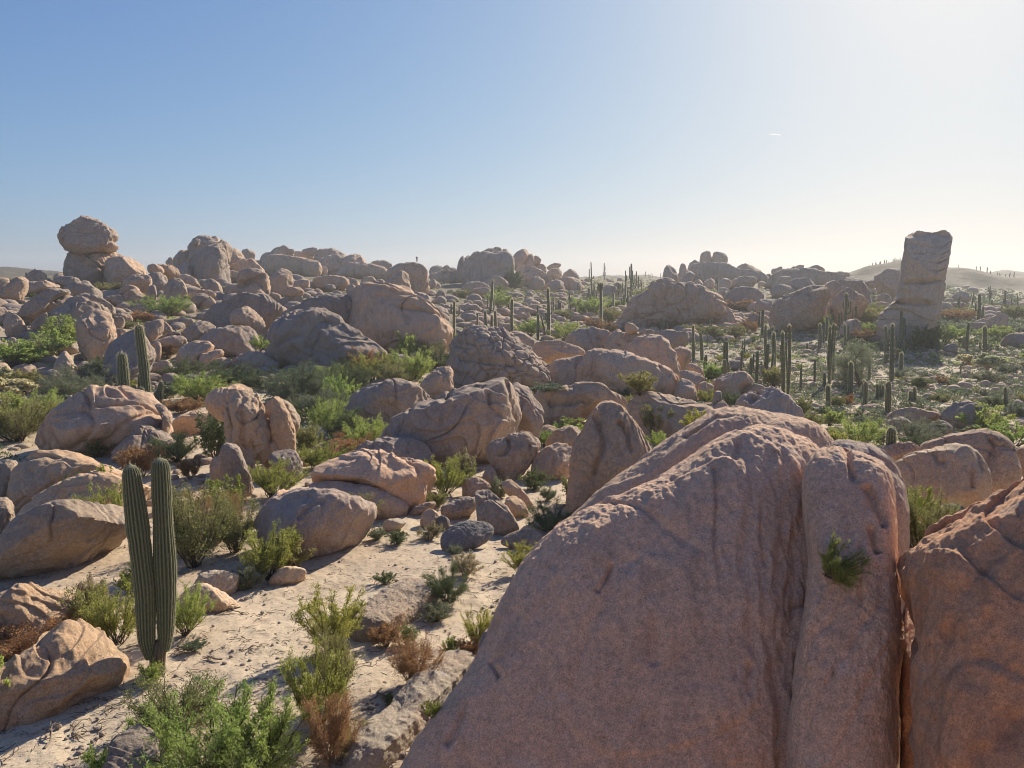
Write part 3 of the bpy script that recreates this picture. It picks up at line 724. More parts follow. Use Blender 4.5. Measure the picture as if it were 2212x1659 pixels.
T2|1690 920,1780 910,1780 970,1700 980|low rock in scrub right of the pillar foot|g=980
''')

run_rocks('''
# --- massive cores behind the skyline groups
T1|790 560,795 400,860 345,960 325,1060 325,1110 400,1110 560|shaded core rock behind the blocks of the central massif|g=560,st=1,o=2.2
T1|1120 560,1130 430,1200 400,1290 440,1330 480,1420 480,1450 560|shaded core rock behind the tilted head stone group|g=560,st=1,o=2.2
T1|1360 560,1400 500,1500 480,1560 530,1560 590|low shaded ledge behind the beaked skyline rock|g=575,st=1,o=2
T0|1230 520,1250 360,1320 300,1420 300,1480 400,1490 520|shaded core rock behind the left summit massif|g=540,st=1,o=2.2
T0|1080 520,1120 420,1240 400,1240 520|low shaded ledge behind the left shoulder rock|g=530,st=1,o=2.2
T0|1460 500,1480 420,1600 370,1700 400,1720 500|shaded ledge behind the dark ledge rock right of the left summit|g=520,st=1,o=2.2
T0|1700 470,1720 370,1800 345,1900 360,2000 380,2080 420,2100 480|shaded core rock behind the second skyline group|g=480,st=1,o=2.2
T0|2000 500,2060 370,2150 350,2300 370,2330 500|long shaded ledge under the flat massif on the skyline|g=480,st=1,o=2
T1|-40 480,20 400,160 400,300 430,320 500|low shaded ledge under the pile topped skyline rock|g=500,st=1,o=2
T1|560 520,580 450,700 440,760 480,760 540|low shaded ledge left of the central massif|g=520,st=1,o=2
T2|0 520,40 430,130 400,290 400,350 440,520 460,560 520|long shaded ledge under the twin towers|g=530,st=1,o=2.2
T2|540 560,580 470,680 440,830 435,940 460,1080 480,1100 560|long shaded ledge under the flat stones of the right skyline|g=560,st=1,o=2.2
T2|-60 540,-20 450,40 430,60 540|shaded block behind the jagged leaning rock|g=540,st=1,o=2
# --- the pillar
T2|1452 212,1515 192,1610 186,1695 181,1744 207,1752 230,1737 262,1735 310,1718 360,1702 450,1690 560,1675 620,1672 700,1660 790,1640 860,1600 920,1480 940,1380 900,1300 850,1265 790,1262 735,1310 690,1375 640,1408 560,1425 480,1420 420,1433 350,1440 290,1437 225|tall leaning rock pillar with a flat capstone near the right edge|n='rock_pillar',cat='rock pillar',g=900,st=1,t=0.9,f=2,e=0.45,q=2.4,gr_=0.985,lay=11,la=1.5,a=0.4,ck=1,vg=3,sheet=2,m='pillar',rough=1.2,rs=1.5,c=[(6,9,[(1440,222),(1600,205),(1750,215)]),(5,9,[(1390,640),(1500,645),(1640,640)]),(5,8,[(1430,520),(1560,515),(1680,500)])]
T2|1272 860,1270 760,1330 700,1400 640,1430 700,1400 850|sloping buttress at the left foot of the tall pillar|g=880,st=1,lay=4
# --- right ridge
T2|575 770,590 690,640 630,780 568,900 562,938 600,905 700,862 770,780 830,620 850|big tilted block boulder on the right slope, left of its twin|g=830,st=1,t=0.9,f=3,e=0.75,q=1.5,c=[(6,8,[(640,650),(760,620),(860,640)])]
T2|948 740,960 660,1040 580,1090 561,1200 650,1165 700,1080 760,980 790|tilted layered block boulder on the right slope, right of its twin|g=795,st=1,t=0.9,lay=7,q=1.5
T2|878 740,890 690,920 618,955 660,945 735|narrow dark rock in the gap between the two tilted blocks|g=790
T2|268 640,310 580,400 553,500 568,520 620,480 665,330 690|rounded block boulder above the rusty bushes on the right slope|g=680
T2|473 655,520 625,625 628,605 680,570 710,520 730,480 710|smooth low boulder left of the tilted blocks|g=720
T2|203 612,250 570,295 588,270 645,225 645|rough stone at the left of the right slope|g=650
T2|410 755,460 715,502 740,500 785,430 785|dark rounded stone in the shade of the right slope|g=785
T2|1248 500,1265 450,1310 435,1370 428,1400 450,1405 600,1350 640,1262 570|tall orange boulder just left of the pillar|g=650,st=1,t=1.1
T2|1390 460,1432 465,1430 570,1400 620|narrow rock between the orange boulder and the pillar|g=640,st=1
T2|1168 512,1240 498,1255 545,1190 548|dark flat block left of the orange boulder|g=600,st=1
T2|1235 640,1290 590,1355 610,1350 670|pale rock below the orange boulder|g=680,st=1
T2|1198 670,1280 640,1347 660,1320 700,1210 705|low pink brown rock on the slope below the orange boulder|g=705
T2|1000 830,1060 760,1150 768,1155 850,1060 880|shaded boulder behind the many armed cactus|g=870
T2|1008 530,1060 490,1120 480,1200 550,1232 605,1180 650,1060 620|large smooth dome on the right ridge left of the orange boulder|g=680
T2|898 565,950 510,1010 520,1032 560,970 660,930 640|upright oval boulder between the dome and the tilted block|g=700,st=1
T2|678 525,750 490,850 518,895 560,800 590,700 560|flat layered boulder on the right ridge above the tilted block|g=600
T2|940 475,990 450,1075 455,1080 482,1000 505,950 500|flat capped rock on the right skyline, rightmost of the row|g=520
T2|770 475,800 425,900 440,915 482,850 510,780 500|squarish rock under the leaning cap on the right skyline|g=520,st=1
T2|818 425,862 405,927 430,900 452,840 445|leaning cap stone on the right skyline|g=520,st=1
T2|668 460,700 425,780 405,792 415,740 445,700 470|wedge of stacked flat stones on the right skyline|g=500
T2|568 440,600 430,640 412,650 450,600 468|small dog shaped rock alone on the right skyline|g=480
T2|518 485,560 455,582 490,550 515|small boulder left of the dog shaped rock|g=510
T2|565 525,640 473,720 490,700 540,600 545|pale broad rock below the dog shaped rock|g=560
T2|560 560,620 530,730 555,720 600,600 610|stacked flat slabs under the pale broad rock|g=610
T2|300 535,340 490,450 478,482 500,445 560,330 560|cracked long block on the right ridge|g=560
T2|293 435,345 408,347 460,300 465|square block at the left of the domed skyline rock|g=480
T2|343 445,360 405,440 408,515 455,460 475,360 480|domed rock on the right skyline beside the twin towers|g=490
T2|108 350,145 315,187 325,190 460,118 460|left of the twin upright towers on the right skyline|g=480,st=1,e=0.7
T2|192 330,240 318,292 350,282 395,275 420,195 425|right of the twin upright towers on the right skyline|g=480,st=1,e=0.7
T2|193 418,290 413,300 460,200 465|base block of the right hand twin tower|g=490,st=1
T2|30 415,105 355,117 445,50 450|sloping shoulder rock left of the twin towers|g=480
T2|18 565,90 500,132 500,122 560|long smooth rock at the left end of the right ridge|g=565
T2|128 530,170 490,212 498,192 560,130 560|middle rock of the row at the left end of the right ridge|g=565
T2|198 555,255 485,312 498,310 565|right rock of the row at the left end of the right ridge|g=570
T2|-40 560,0 500,40 440,80 440,60 520,20 560|jagged leaning rock at the left end of the right skyline|g=570
Z4|1625 370,1650 275,1690 262,1740 290,1765 340,1775 400,1740 470,1640 475|upright forked rock alone at the left of the right skyline|g=500
Z4|1785 440,1795 260,1830 245,1860 270,1870 440,1830 480|tall narrow rock beside the forked one on the right skyline|g=500
Z4|1170 860,1290 690,1450 590,1560 490,1700 474,1900 498,2060 570,2200 640,2245 760,2130 850,1800 880,1500 870,1400 950,1200 950|wide cracked rock dome with loose slabs on it, right of centre|g=920,st=1,t=1.2,q=1.6,f=1,vor=3.5,n='rock_dome'
Z4|1980 830,2080 740,2212 690,2300 720,2420 860,2300 920,2100 880|smooth dark dome at the right foot of the wide cracked dome|g=900
Z4|1378 605,1440 573,1477 600,1450 650,1388 648|loose slab on the left shoulder of the wide dome|g=870,st=1
Z4|1468 610,1540 573,1592 590,1560 645,1488 645|loose slab right of the shoulder slab on the wide dome|g=870,st=1
Z4|1610 725,1680 698,1742 770,1700 803,1618 785|round slab in the middle of the wide dome face|g=880,st=1,t=0.6
Z4|1368 845,1420 813,1477 840,1440 885,1378 875|pale rounded slab at the foot of the wide dome|g=900,st=1
Z4|1520 870,1560 835,1600 860,1570 895|pale angular stone beside the rounded slab under the dome|g=900
# --- centre skyline and slope
T1|733 485,765 360,800 348,795 500|narrow end rock at the left of the central summit massif|g=520
T1|783 385,830 333,852 400,822 465,790 460|slim rock on the left shoulder of the central massif|g=510,st=1
T1|822 375,860 325,900 323,942 380,900 415,840 412|top left block of the central massif|g=510,st=1
T1|890 328,980 298,1042 298,1062 380,1000 410,940 375|top centre block of the central massif|g=510,st=1
T1|1030 300,1062 295,1100 350,1112 400,1060 400|top right block of the central massif|g=510,st=1
T1|815 480,850 400,950 388,992 420,985 490,900 520,830 515|broad lower left block of the central massif|g=510,st=1
T1|985 450,1020 408,1090 418,1130 480,1050 510,1000 490|rounded lower right block of the central massif|g=510,st=1
T1|1108 345,1150 303,1202 308,1222 330,1190 400,1150 450,1125 410|big tilted head stone right of the central massif|g=520,st=1
T1|1145 460,1200 350,1240 338,1252 400,1235 480,1170 490|upright slab under the tilted head stone|g=520,st=1
T1|1238 345,1280 348,1299 380,1270 402,1250 402|round stone behind the upright slab on the skyline|g=520,st=1
T1|1248 410,1300 398,1337 430,1310 475,1260 480|square tan block right of the upright slab|g=520,st=1
T1|1333 412,1390 393,1428 400,1400 426,1340 432|flat cap on the skyline mushroom rock right of the central massif|g=500,st=1
T1|1338 500,1340 435,1410 423,1432 470,1420 510|stem of the skyline mushroom rock|g=510,st=1
T1|1425 470,1490 428,1542 440,1530 500,1450 510|beaked rock at the right end of the central skyline|g=510
T1|1120 540,1150 485,1187 520,1170 550|small pale pyramid stone below the upright slab|g=550
T1|1158 470,1220 428,1245 480,1190 510|fractured block beneath the tilted head stone|g=540,st=1
T1|1215 560,1230 500,1270 478,1322 520,1300 570,1240 575|dark rounded block below the square tan one|g=575
T1|1288 485,1310 458,1347 500,1330 535|small block right of the dark rounded one|g=550,st=1
T1|1325 540,1370 488,1420 500,1462 560,1400 580,1340 570|rusty boulder under the skyline mushroom|g=575
T1|1378 495,1430 478,1452 510,1400 520|red brown flat stone under the skyline mushroom stem|g=545,st=1
T1|1488 525,1540 508,1562 560,1500 580|rusty block below the beaked rock|g=580
T1|890 550,960 490,1020 483,1087 520,1070 550,980 560|long pale slab at the foot of the central massif|g=560
T1|760 570,820 518,900 518,970 550,900 585|brown slab below the central massif, left one|g=585
T1|825 590,900 548,970 568,1015 610,900 625|long rounded slab below the left brown one|g=625
T1|698 608,750 570,822 580,800 615,720 618|low tan boulder left of the long rounded slab|g=618
T1|612 590,640 563,682 590,660 620,612 615|round stone right of the whale sized boulder's shoulder|g=620
T1|562 515,600 493,622 520,600 560,570 555|round stone right of the big cube rock|g=560
T1|420 595,500 573,570 600,582 640,580 690,480 640|boulder behind the shoulder of the largest left centre boulder|g=700
T1|275 545,300 450,370 408,480 400,548 420,562 500,562 570,500 590,380 590|big cube like rock with a person standing on top|g=600,st=1,e=0.7,n='cube_boulder'
T1|278 550,310 458,380 448,440 478,440 575,380 590|rounded block leaning on the front of the cube like rock|g=605,st=1
T1|168 415,200 383,290 383,332 420,310 465,220 478,180 460|low boulder on the skyline left of the cube like rock|g=480
T1|10 370,70 333,140 350,160 400,172 450,60 470,0 430|pile topped rock on the skyline at left of centre|g=480
T1|565 435,620 403,662 420,640 465,580 460|small skyline rock left of the central massif|g=475
T1|648 430,690 398,702 430,745 415,745 465,660 475|low skyline rocks touching the left of the central massif|g=490
T1|1678 580,1700 550,1740 538,1802 560,1792 605,1700 605|reddish boulder in front of the candelabra cactus|g=605
T1|1753 535,1800 518,1832 540,1790 565|smooth stone behind the reddish boulder|g=565
T1|768 680,850 648,900 680,890 710,790 700|rounded slab left of the tall central cacti|g=710
T1|768 725,830 693,872 710,860 750,790 755|brown boulder below the rounded slab on the central slope|g=755
T1|1115 695,1200 683,1285 710,1200 745,1130 725|long low slab in the middle of the cactus slope|g=730
T1|1120 740,1200 708,1240 740,1180 775|striped stone under the long low slab|g=770
T1|990 695,1080 678,1102 720,1020 745|rusty low stone between the tall central cacti|g=745
T1|1490 745,1560 728,1602 760,1520 775|flat stone behind the green thicket right of centre|g=775
T1|1228 635,1290 618,1312 645,1240 655|small flat stone high on the cactus slope|g=655
T1|590 695,620 678,652 700,622 720|small stone at the right edge of the largest left centre boulder|g=720
T1|0 515,60 488,140 530,60 560,0 545|smooth slab at the top left of the largest left centre boulder|g=560
T1|33 555,70 523,117 560,80 592,40 585|round stone in front of the smooth slab on the left slope|g=592
T1|128 495,200 473,242 510,160 525|pink stone on the slope below the low skyline boulder|g=530
# --- the huge left centre boulders
T1|-20 730,60 600,150 563,300 553,380 578,560 658,640 740,692 820,702 900,660 980,500 1000,350 980,250 960,0 900|largest boulder left of centre with a long sloping back|g=970,st=1,t=1,q=1.6,f=2,c=[(6,9,[(370,720),(480,740),(600,760),(680,830)]),(6,8,[(60,640),(70,760),(40,860)])]
T1|-200 830,-60 808,20 820,100 858,200 930,272 985,268 1025,180 1060,100 1130,-60 1140,-180 1100,-240 930|rounded boulder in front of the largest left centre one, lower right|g=1120,t=0.9,f=2,c=[(6,9,[(-130,870),(-190,980),(-200,1040)])]
T1|50 880,60 862,150 868,215 930,150 935|cap of rock lying on the lower right boulder of the left centre group|g=1080,st=1
T0|1730 940,1760 830,1830 760,1930 718,2060 713,2160 760,2220 810,2260 950,2212 1060,2060 1090,1950 1080,1840 1040,1735 990|ribbed round boulder at the left of the largest boulder|g=1095,q=1.3,f=1,c=[(6,9,[(2130,800),(2040,880),(1990,960),(2050,1000)]),(6,9,[(1800,970),(1880,920),(1960,900)])]
T0|1780 770,1900 688,2050 643,2212 612,2300 640,2350 780,2212 860,2000 820|long flat back boulder joining the ribbed one to the largest|g=930,st=1
# --- left slope, front to back
T0|500 780,540 733,640 708,690 730,725 800,750 905,745 940,680 1030,600 1030,545 970,512 880|large standing boulder with a smooth belly on the left slope|g=1035,m='mid',st=1,t=0.9,f=3,q=1.3
T0|1290 900,1340 848,1440 818,1600 810,1650 850,1687 920,1660 985,1540 1010,1440 990,1350 960|big oval boulder left of the ribbed one|g=1000,m='mid'
T0|1493 710,1560 673,1620 690,1680 740,1722 800,1705 890,1650 850,1600 820,1500 810|rounded orange lit boulder against the back dome of the left slope|g=920,st=1,t=1
T0|1325 760,1420 670,1520 618,1620 606,1720 638,1842 700,1780 770,1740 870,1690 900,1500 820,1400 810|wide back dome above the big oval boulder|g=880,st=1
T0|688 1020,740 930,830 858,920 846,980 915,1000 1000,960 1060,900 1150,820 1200,720 1190,688 1100|dome boulder right behind the two tall cacti on the left|g=1190,m='mid',q=1.2
T0|980 935,1010 900,1100 870,1180 868,1212 900,1180 945,1060 955|stained blocky boulder right of the dome behind the cacti|g=1010,m='mid',st=1
T0|1000 925,1020 898,1047 920,1042 1000,1010 1015|narrow upright stone right of the dome behind the cacti|g=1030,m='mid',st=1
T0|1130 1045,1160 960,1240 910,1320 896,1382 930,1360 970,1280 1030,1250 1070,1160 1075|rounded grey brown boulder below the big oval one|g=1070,m='mid'
T0|1278 1040,1310 980,1380 948,1442 960,1447 985,1380 1035,1300 1065|small striated egg of rock leaning on the grey brown boulder|g=1080,m='mid',st=1
T0|1288 1090,1350 1040,1440 1010,1502 1020,1492 1055,1420 1090,1320 1110|low lumpy stone below the striated egg|g=1100,m='mid'
T0|1490 1080,1560 1000,1650 980,1740 1010,1822 1065,1700 1110,1520 1110|low dark hump in the shade below the ribbed boulder|g=1100,m='mid'
T0|968 1120,1000 1050,1050 1028,1100 1048,1130 1095,1080 1150,1000 1160|grey rounded stone right of the tall cactus|g=1140,m='grey'
T0|335 1100,380 1010,420 970,442 980,487 1080,450 1120,390 1130|sharp pointed tan rock on the left below the standing boulder|g=1120,m='tan',f=5
T0|240 1180,290 1100,350 1088,402 1130,380 1200,300 1225,250 1210|lumpy rock at the foot of the pointed tan one|m='mid'
T0|410 1170,500 1148,582 1180,540 1215,440 1200|flat brown slab right of the lumpy rock on the left|m='mid'
T0|370 930,440 903,522 920,500 965,420 980,375 970|low brown boulder left of the large standing boulder|m='mid'
T0|-30 1050,40 1033,70 1080,60 1125,-30 1140|small tan boulder at the left edge among shrubs|m='mid'
T0|128 1100,170 1058,242 1070,230 1115,150 1130|dark low rock left of the pointed tan one|m='mid'
T0|15 1180,90 1108,192 1150,120 1210,30 1210|grey slab among shrubs near the left edge|m='grey'
T0|38 900,80 873,127 910,70 935|round stone in the shrubs under the split lit boulder|m='mid'
T0|170 890,240 858,332 855,300 895,200 905|low flat tan slab under the bright green bush on the left
T0|900 860,920 800,1040 763,1062 780,1050 850,990 900,940 900|folded boulder behind the tip of the tall cactus|g=905
T0|1045 800,1060 770,1100 800,1127 830,1070 855,1050 835|small bright boulder right of the folded one|g=880,st=1
T0|1058 770,1180 753,1262 755,1240 805,1130 798|low flat rock above the small bright boulder
T0|1170 870,1250 780,1360 783,1402 820,1350 890,1260 915,1190 900|smooth rounded boulder left of the big oval one|g=910
T0|1308 775,1340 748,1392 760,1402 800,1340 795|small lit boulder on the left slope above the smooth rounded one|g=820
T0|1000 880,1100 845,1160 835,1170 862,1040 895|flat slab under the folded boulder|g=900
T0|700 780,760 733,812 760,795 805,740 825,705 810|rounded lit stone right of the standing boulder's shoulder|g=830
T0|715 725,800 720,862 745,840 775,760 760|flat lit stone above the rounded one on the left slope|g=790
T0|700 870,740 820,812 825,830 850,760 890|flat stone right of the standing boulder|g=890
T0|678 615,760 598,830 640,862 670,800 680,725 650|long sloping slab in the middle of the left slope|g=690
T0|285 840,340 720,420 650,500 638,620 680,700 700,722 740,700 830,500 860,400 890|big tapering dome with flaking layers on the left slope|g=880,st=1,lay=5,q=1.4
T0|458 640,530 598,640 613,720 660,750 705,700 730,600 700,480 665|overhanging slab capping the flaking dome|g=830,st=1
T0|195 800,260 730,340 713,320 800,290 870,220 870|dark blue shaded block left of the flaking dome|g=880
T0|20 800,35 750,60 703,110 740,165 790,177 850,140 875,60 870|split boulder with one lit and one shaded face at far left|g=875,f=5,m='mid'
T0|-30 690,0 678,40 690,62 720,20 735,-30 740|small dark rock at the left edge above the split boulder|g=800
T0|120 700,250 590,410 545,460 590,340 640,260 730,150 740|long dark sloping boulder left of the flaking dome|g=800,st=1
T0|255 700,330 625,450 608,475 635,390 690,260 750|shaded wedge boulder between the sloping one and the slab cap|g=800,st=1
T0|408 570,480 528,560 528,640 570,662 605,650 625,560 620,490 640,420 620|bright lobed boulder above the slab cap|g=720,st=1
T0|325 500,430 485,530 513,565 535,480 550,360 530|long low slab on the upper left slope|g=600
T0|175 555,260 513,330 518,395 545,340 570,180 600|layered slab under the rounded cap on the upper left|g=610
T0|168 500,200 450,250 438,297 455,300 515,260 540,190 540|rounded cap boulder on the far left skyline|g=570,st=1
T0|30 570,100 488,172 493,175 560,130 625,60 655,-40 660,-40 600|big jointed boulder at the far left edge of the upper slope|g=660
T0|-40 490,40 483,64 510,30 560,-40 570|rounded boulder at the left edge behind the big jointed one|g=600
T0|345 480,370 460,425 460,430 490,360 500|flat dark rock left of the pedestal boulder|g=510
# --- balanced rock
T0|394 220,408 170,450 128,520 90,560 90,620 108,690 143,735 190,752 235,722 258,762 278,745 300,700 314,640 308,560 325,480 325,425 300,402 265|huge rounded boulder balanced on a pedestal boulder at the left skyline|n='balanced_boulder',g=560,st=1,bal=1,gr_=1.0,vor=1.6,rough=1.2,t=1.05,q=1.8,f=4
T0|415 430,425 375,448 325,560 318,740 318,790 345,822 375,800 460,700 545,620 550,500 530,440 500|broad grey pedestal boulder carrying the balanced one|g=560,st=1,t=1.15,q=1.5,f=6,gr_=1.02,rough=1.2,bk=0,vor=1.3
T0|695 405,740 373,850 366,912 385,932 415,960 455,940 485,820 525,780 540,700 530|big tan block right of the pedestal boulder|g=575,t=1,q=1.3,f=5
T0|956 410,1000 395,1062 425,1057 455,1000 455,960 445|flat loaf of rock right of the tan block on the skyline|g=590,st=1
T0|998 400,1080 398,1152 430,1167 460,1110 485,1060 460,1040 425|broken slabs behind the flat loaf on the left skyline|g=580,st=1
T0|955 475,1020 450,1080 490,1092 545,1060 585,1000 575,970 530|angular tan block under the flat loaf|g=600,st=1
T0|795 540,830 488,920 470,977 485,985 530,950 575,830 570|square shouldered boulder below the tan block|g=650,st=1
T0|780 560,830 536,905 555,888 595,840 610,790 590|loaf shaped stone under the square shouldered boulder|g=670,st=1
T0|770 620,820 590,880 563,942 575,952 640,920 690,800 680|lit boulder supporting the loaf shaped stone|g=690,st=1
T0|943 590,970 538,1002 540,1017 600,1000 660,960 655|short upright oval stone beside the supporting boulder|g=665
T0|1058 650,1065 560,1090 512,1140 498,1180 513,1217 600,1192 660,1120 690|tall smooth thumb shaped boulder above the dark bush|g=690,q=1.3
T0|860 700,870 660,930 670,960 720,900 740|low shaded stone below the supporting boulder|g=750
T0|1138 485,1200 468,1260 483,1302 530,1240 545,1190 520|low tan boulder at the foot of the left summit massif|g=560
T0|1300 515,1380 503,1432 530,1442 600,1380 595,1310 545|tan boulder right of the low one at the massif foot|g=620
T0|1200 610,1240 570,1330 568,1402 600,1350 625,1290 660,1230 660|long striped slab on the upper left slope|g=670
T0|1225 625,1300 588,1362 610,1340 650,1260 690,1213 675|curled boulder right of the thumb shaped one|g=690
T0|1278 675,1330 613,1380 618,1412 665,1380 690,1300 692|half dome boulder with a shaded lip right of the curled one|g=690
T0|1460 600,1530 543,1590 505,1690 458,1737 500,1752 610,1735 640,1600 620,1480 625|tall split block boulder in the upper left centre|g=640,st=1,c=[(7,12,[(1540,560),(1650,520),(1700,560),(1740,620)])]
T0|1538 480,1560 440,1620 428,1697 440,1690 465,1600 505,1550 510|cap boulder lying on the tall split block|g=640,st=1
T0|1748 530,1770 458,1820 418,1870 430,1902 500,1882 570,1830 620,1770 595|tall egg boulder with lit streaks right of the split block|g=610,q=1.2
T0|1748 575,1842 620,1802 650,1740 640|slope stone below the tall egg boulder|g=650
T0|1838 575,1880 543,1960 558,1972 590,1900 608,1850 602|cap of the mushroom rock in the upper left centre|g=680,st=1
T0|1780 650,1880 610,1940 598,1982 660,1880 690|broken base under the mushroom cap|g=680
T0|2015 505,2100 478,2200 478,2270 510,2200 570,2080 560|flat brown boulder behind the largest left centre boulder|g=575
T0|1908 520,1960 483,2012 510,2000 555,1930 560|dark brown block left of the flat brown boulder|g=570
T0|2080 545,2140 530,2185 550,2130 575|small flat stone below the flat brown boulder|g=580
T0|2030 580,2060 553,2100 585,2060 605|small round stone below the dark brown block|g=605
# --- summit massif at left
T0|1233 340,1243 260,1300 233,1380 233,1460 260,1502 310,1475 350,1495 470,1440 490,1420 400,1380 330,1300 340|highest arched block of the left summit massif|g=510,st=1,q=1.3
T0|1275 370,1332 310,1380 313,1432 390,1442 450,1400 490,1330 500,1290 460|smooth rounded block in front of the arched one on the left summit|g=520,st=1
T0|1208 455,1260 410,1302 430,1332 495,1250 500|low rounded block at the left foot of the left summit|g=520,st=1
T0|1120 400,1130 350,1180 308,1232 315,1235 400,1190 470,1150 450|left shoulder rock of the left summit massif|g=500,st=1
T0|1068 390,1110 348,1142 400,1110 410|small outer rock left of the left summit massif|g=480,st=1
T0|1465 400,1475 340,1500 303,1550 308,1592 380,1580 440,1530 460,1490 450|upright weathered block right of the left summit|g=500,st=1,q=1.2
T0|1563 310,1610 303,1657 330,1642 378,1590 378|small lit block behind the upright weathered one|g=480,st=1
T0|1240 270,1260 238,1302 240,1280 285|little ball on the left corner of the left summit|g=510,st=1
T0|1578 430,1610 373,1690 383,1707 410,1660 445,1590 440|flat dark ledge rock right of the left summit|g=470
T0|1205 400,1230 350,1290 320,1335 330,1300 405,1240 440|shaded block between the shoulder and the arched block|g=510,st=1
T0|1440 470,1490 440,1560 455,1560 500,1460 510|shaded ledge below the upright weathered block|g=520
# --- second massif
T0|1688 380,1695 345,1730 320,1768 325,1772 415,1710 430|dark left end of the second rock group on the left skyline|g=450,st=1
T0|1748 345,1780 298,1850 293,1892 330,1902 385,1850 430,1790 435|tallest block of the second skyline group|g=455,st=1,q=1.2
T0|1865 305,1890 298,1917 320,1880 335|small knob behind the tallest block of the second group|g=440,st=1
T0|1895 350,1905 323,1960 318,2030 340,2022 378,1960 388,1905 380|flat topped loaf on the second skyline group|g=450,st=1
T0|1948 410,2020 363,2082 400,2072 460,1990 468,1950 440|rounded block below the flat topped loaf|g=480,st=1
T0|2078 410,2122 420,2122 475,2070 470|small striped block at the right end of the second group|g=480
T0|1958 310,2010 293,2072 300,2062 345,1970 330|distant cap rock behind the second group|g=420,st=1
T0|2030 400,2050 320,2140 308,2212 320,2260 350,2230 400,2080 400|long flat massif behind the second group on the skyline|g=430
T0|1850 400,1930 395,1960 420,1870 440|shaded slab under the second skyline group|g=450
''')

make_ridge_rock('rock_fin', 'long pale fin of rock lying along the left foot of the giant boulder', tp('B1', 60, 1760), tp('B1', 850, 960), 0.75, 0.42, 'pale')

# unseen boulder under and behind the camera, added to bounce sunlight onto the giant boulder
def bounce_rock():
    S, F = cube_sphere(60)
    rad = np.linalg.norm(np.abs(S) ** 3, axis=1)[:, None] ** (-1 / 6)
    X = S * np.minimum(rad, 1.25) * np.array([6.5, 5.2, 3.3])
    X = X + S * (0.25 * fbm(X * 0.35 + 5, 3))[:, None]
    X[:, 1] = np.minimum(X[:, 1], 5.2)
    tag(link('boulder', new_mesh('boulder', X, F, [M['near']]), None, (0.5, -3.9, 2.7)), 'broad pale unseen boulder added under the viewpoint to bounce light', 'boulder')
bounce_rock()

make_ridge_rock('boulder', 'long tan boulder lying beside the dark bush in the lower middle', tp('B1', 110, 860), tp('B1', 560, 520), 1.15, 0.5, 'tan', 9)

# ================================================================ ground
def build_ground():
    az = np.radians(np.concatenate([np.linspace(-180, -42, 110)[:-1], np.linspace(-42, 42, 700), np.linspace(42, 180, 110)[1:]]))
    R = np.concatenate([np.exp(np.linspace(math.log(1.5), math.log(60), 620))[:-1], np.exp(np.linspace(math.log(60), math.log(1250), 300))])
    A, B = np.meshgrid(az, R, indexing='ij')
    x = (B * np.sin(A)).ravel(); y = (B * np.cos(A)).ravel()
    z = ground_z(x, y)
    r = np.hypot(x, y)
    P = np.stack([x, y, z], 1)
    near = sstep(90 - r, 0, 70)
    z = z + near * (0.05 * fbm(P * 0.9, 3) + 0.012 * fbm(P * 5, 2)) + (1 - near) * 0.25 * fbm(P * 0.12, 3)
    n1, n2 = len(az), len(R)
    idx = np.arange(n1 * n2).reshape(n1, n2)
    F = np.stack([idx[:-1, :-1], idx[:-1, 1:], idx[1:, 1:], idx[1:, :-1]], -1).reshape(-1, 4)[:, ::-1]
    me = new_mesh('ground', np.stack([x, y, z], 1), F, [M['ground']])
    tag(link('ground', me), None, None, None, 'structure')
build_ground()

def hill(name, px0, px1, Rh, prof, mat='far'):
    """a far ridge: prof = (picture x, picture y) along its crest at range Rh"""
    n = 220; m = 40
    xs = np.linspace(px0, px1, n); pr = np.array(prof, float)
    yy = np.interp(xs, pr[:, 0], pr[:, 1])
    yy = np.convolve(np.pad(yy, 6, 'edge'), np.ones(13) / 13, 'valid')
    V = []
    for i in range(n):
        top = at_range(xs[i], yy[i], Rh)
        d = np.array([top[0], top[1]]) / Rh
        for j in range(m):
            t = j / (m - 1) * 2 - 1
            zt = top[2] * 1.0; base = -30
            prof_z = base + (zt - base) * math.cos(t * math.pi / 2) ** 1.3
            V.append((d[0] * (Rh + t * Rh * 0.28), d[1] * (Rh + t * Rh * 0.28), prof_z))
    V = np.array(V)
    V[:, 2] += 0.004 * Rh * fbm(V / (0.05 * Rh), 4)
    idx = np.arange(n * m).reshape(n, m)
    F = np.stack([idx[:-1, :-1], idx[1:, :-1], idx[1:, 1:], idx[:-1, 1:]], -1).reshape(-1, 4)
    o = link('hills', new_mesh(name, V, F, [M['hill']]))
    tag(o, None, None, None, 'structure')
t = NT('hill_scrub')
h1 = t.noise(0.06, 5, 0.75); h2 = t.noise(0.012, 4, 0.6)
hc = t.mix(t.fr(h1, 0.45, 0.62), (0.09, 0.072, 0.052), (0.035, 0.037, 0.022))
hc = t.mix(t.fr(h2, 0.5, 0.75), hc, (0.11, 0.088, 0.062))
M['hill'] = t.done(hc, t.bump(h1, 0.4, 2.0))
hill('hill_right', 1760, 2350, 560, [(1760, 612), (1840, 590), (1880, 578), (1950, 563), (2000, 580), (2045, 577), (2080, 575), (2110, 583), (2160, 596), (2200, 600), (2350, 604)])
hill('hill_left', -260, 210, 750, [(-260, 574), (0, 577), (40, 581), (130, 588), (210, 600)])
hill('hill_centre', 1180, 1560, 800, [(1180, 606), (1260, 599), (1350, 596), (1420, 598), (1480, 600), (1560, 606)])
hill('hill_horizon', 1900, 2500, 950, [(1900, 600), (2100, 597), (2140, 588), (2170, 584), (2212, 592), (2350, 585), (2700, 597)])

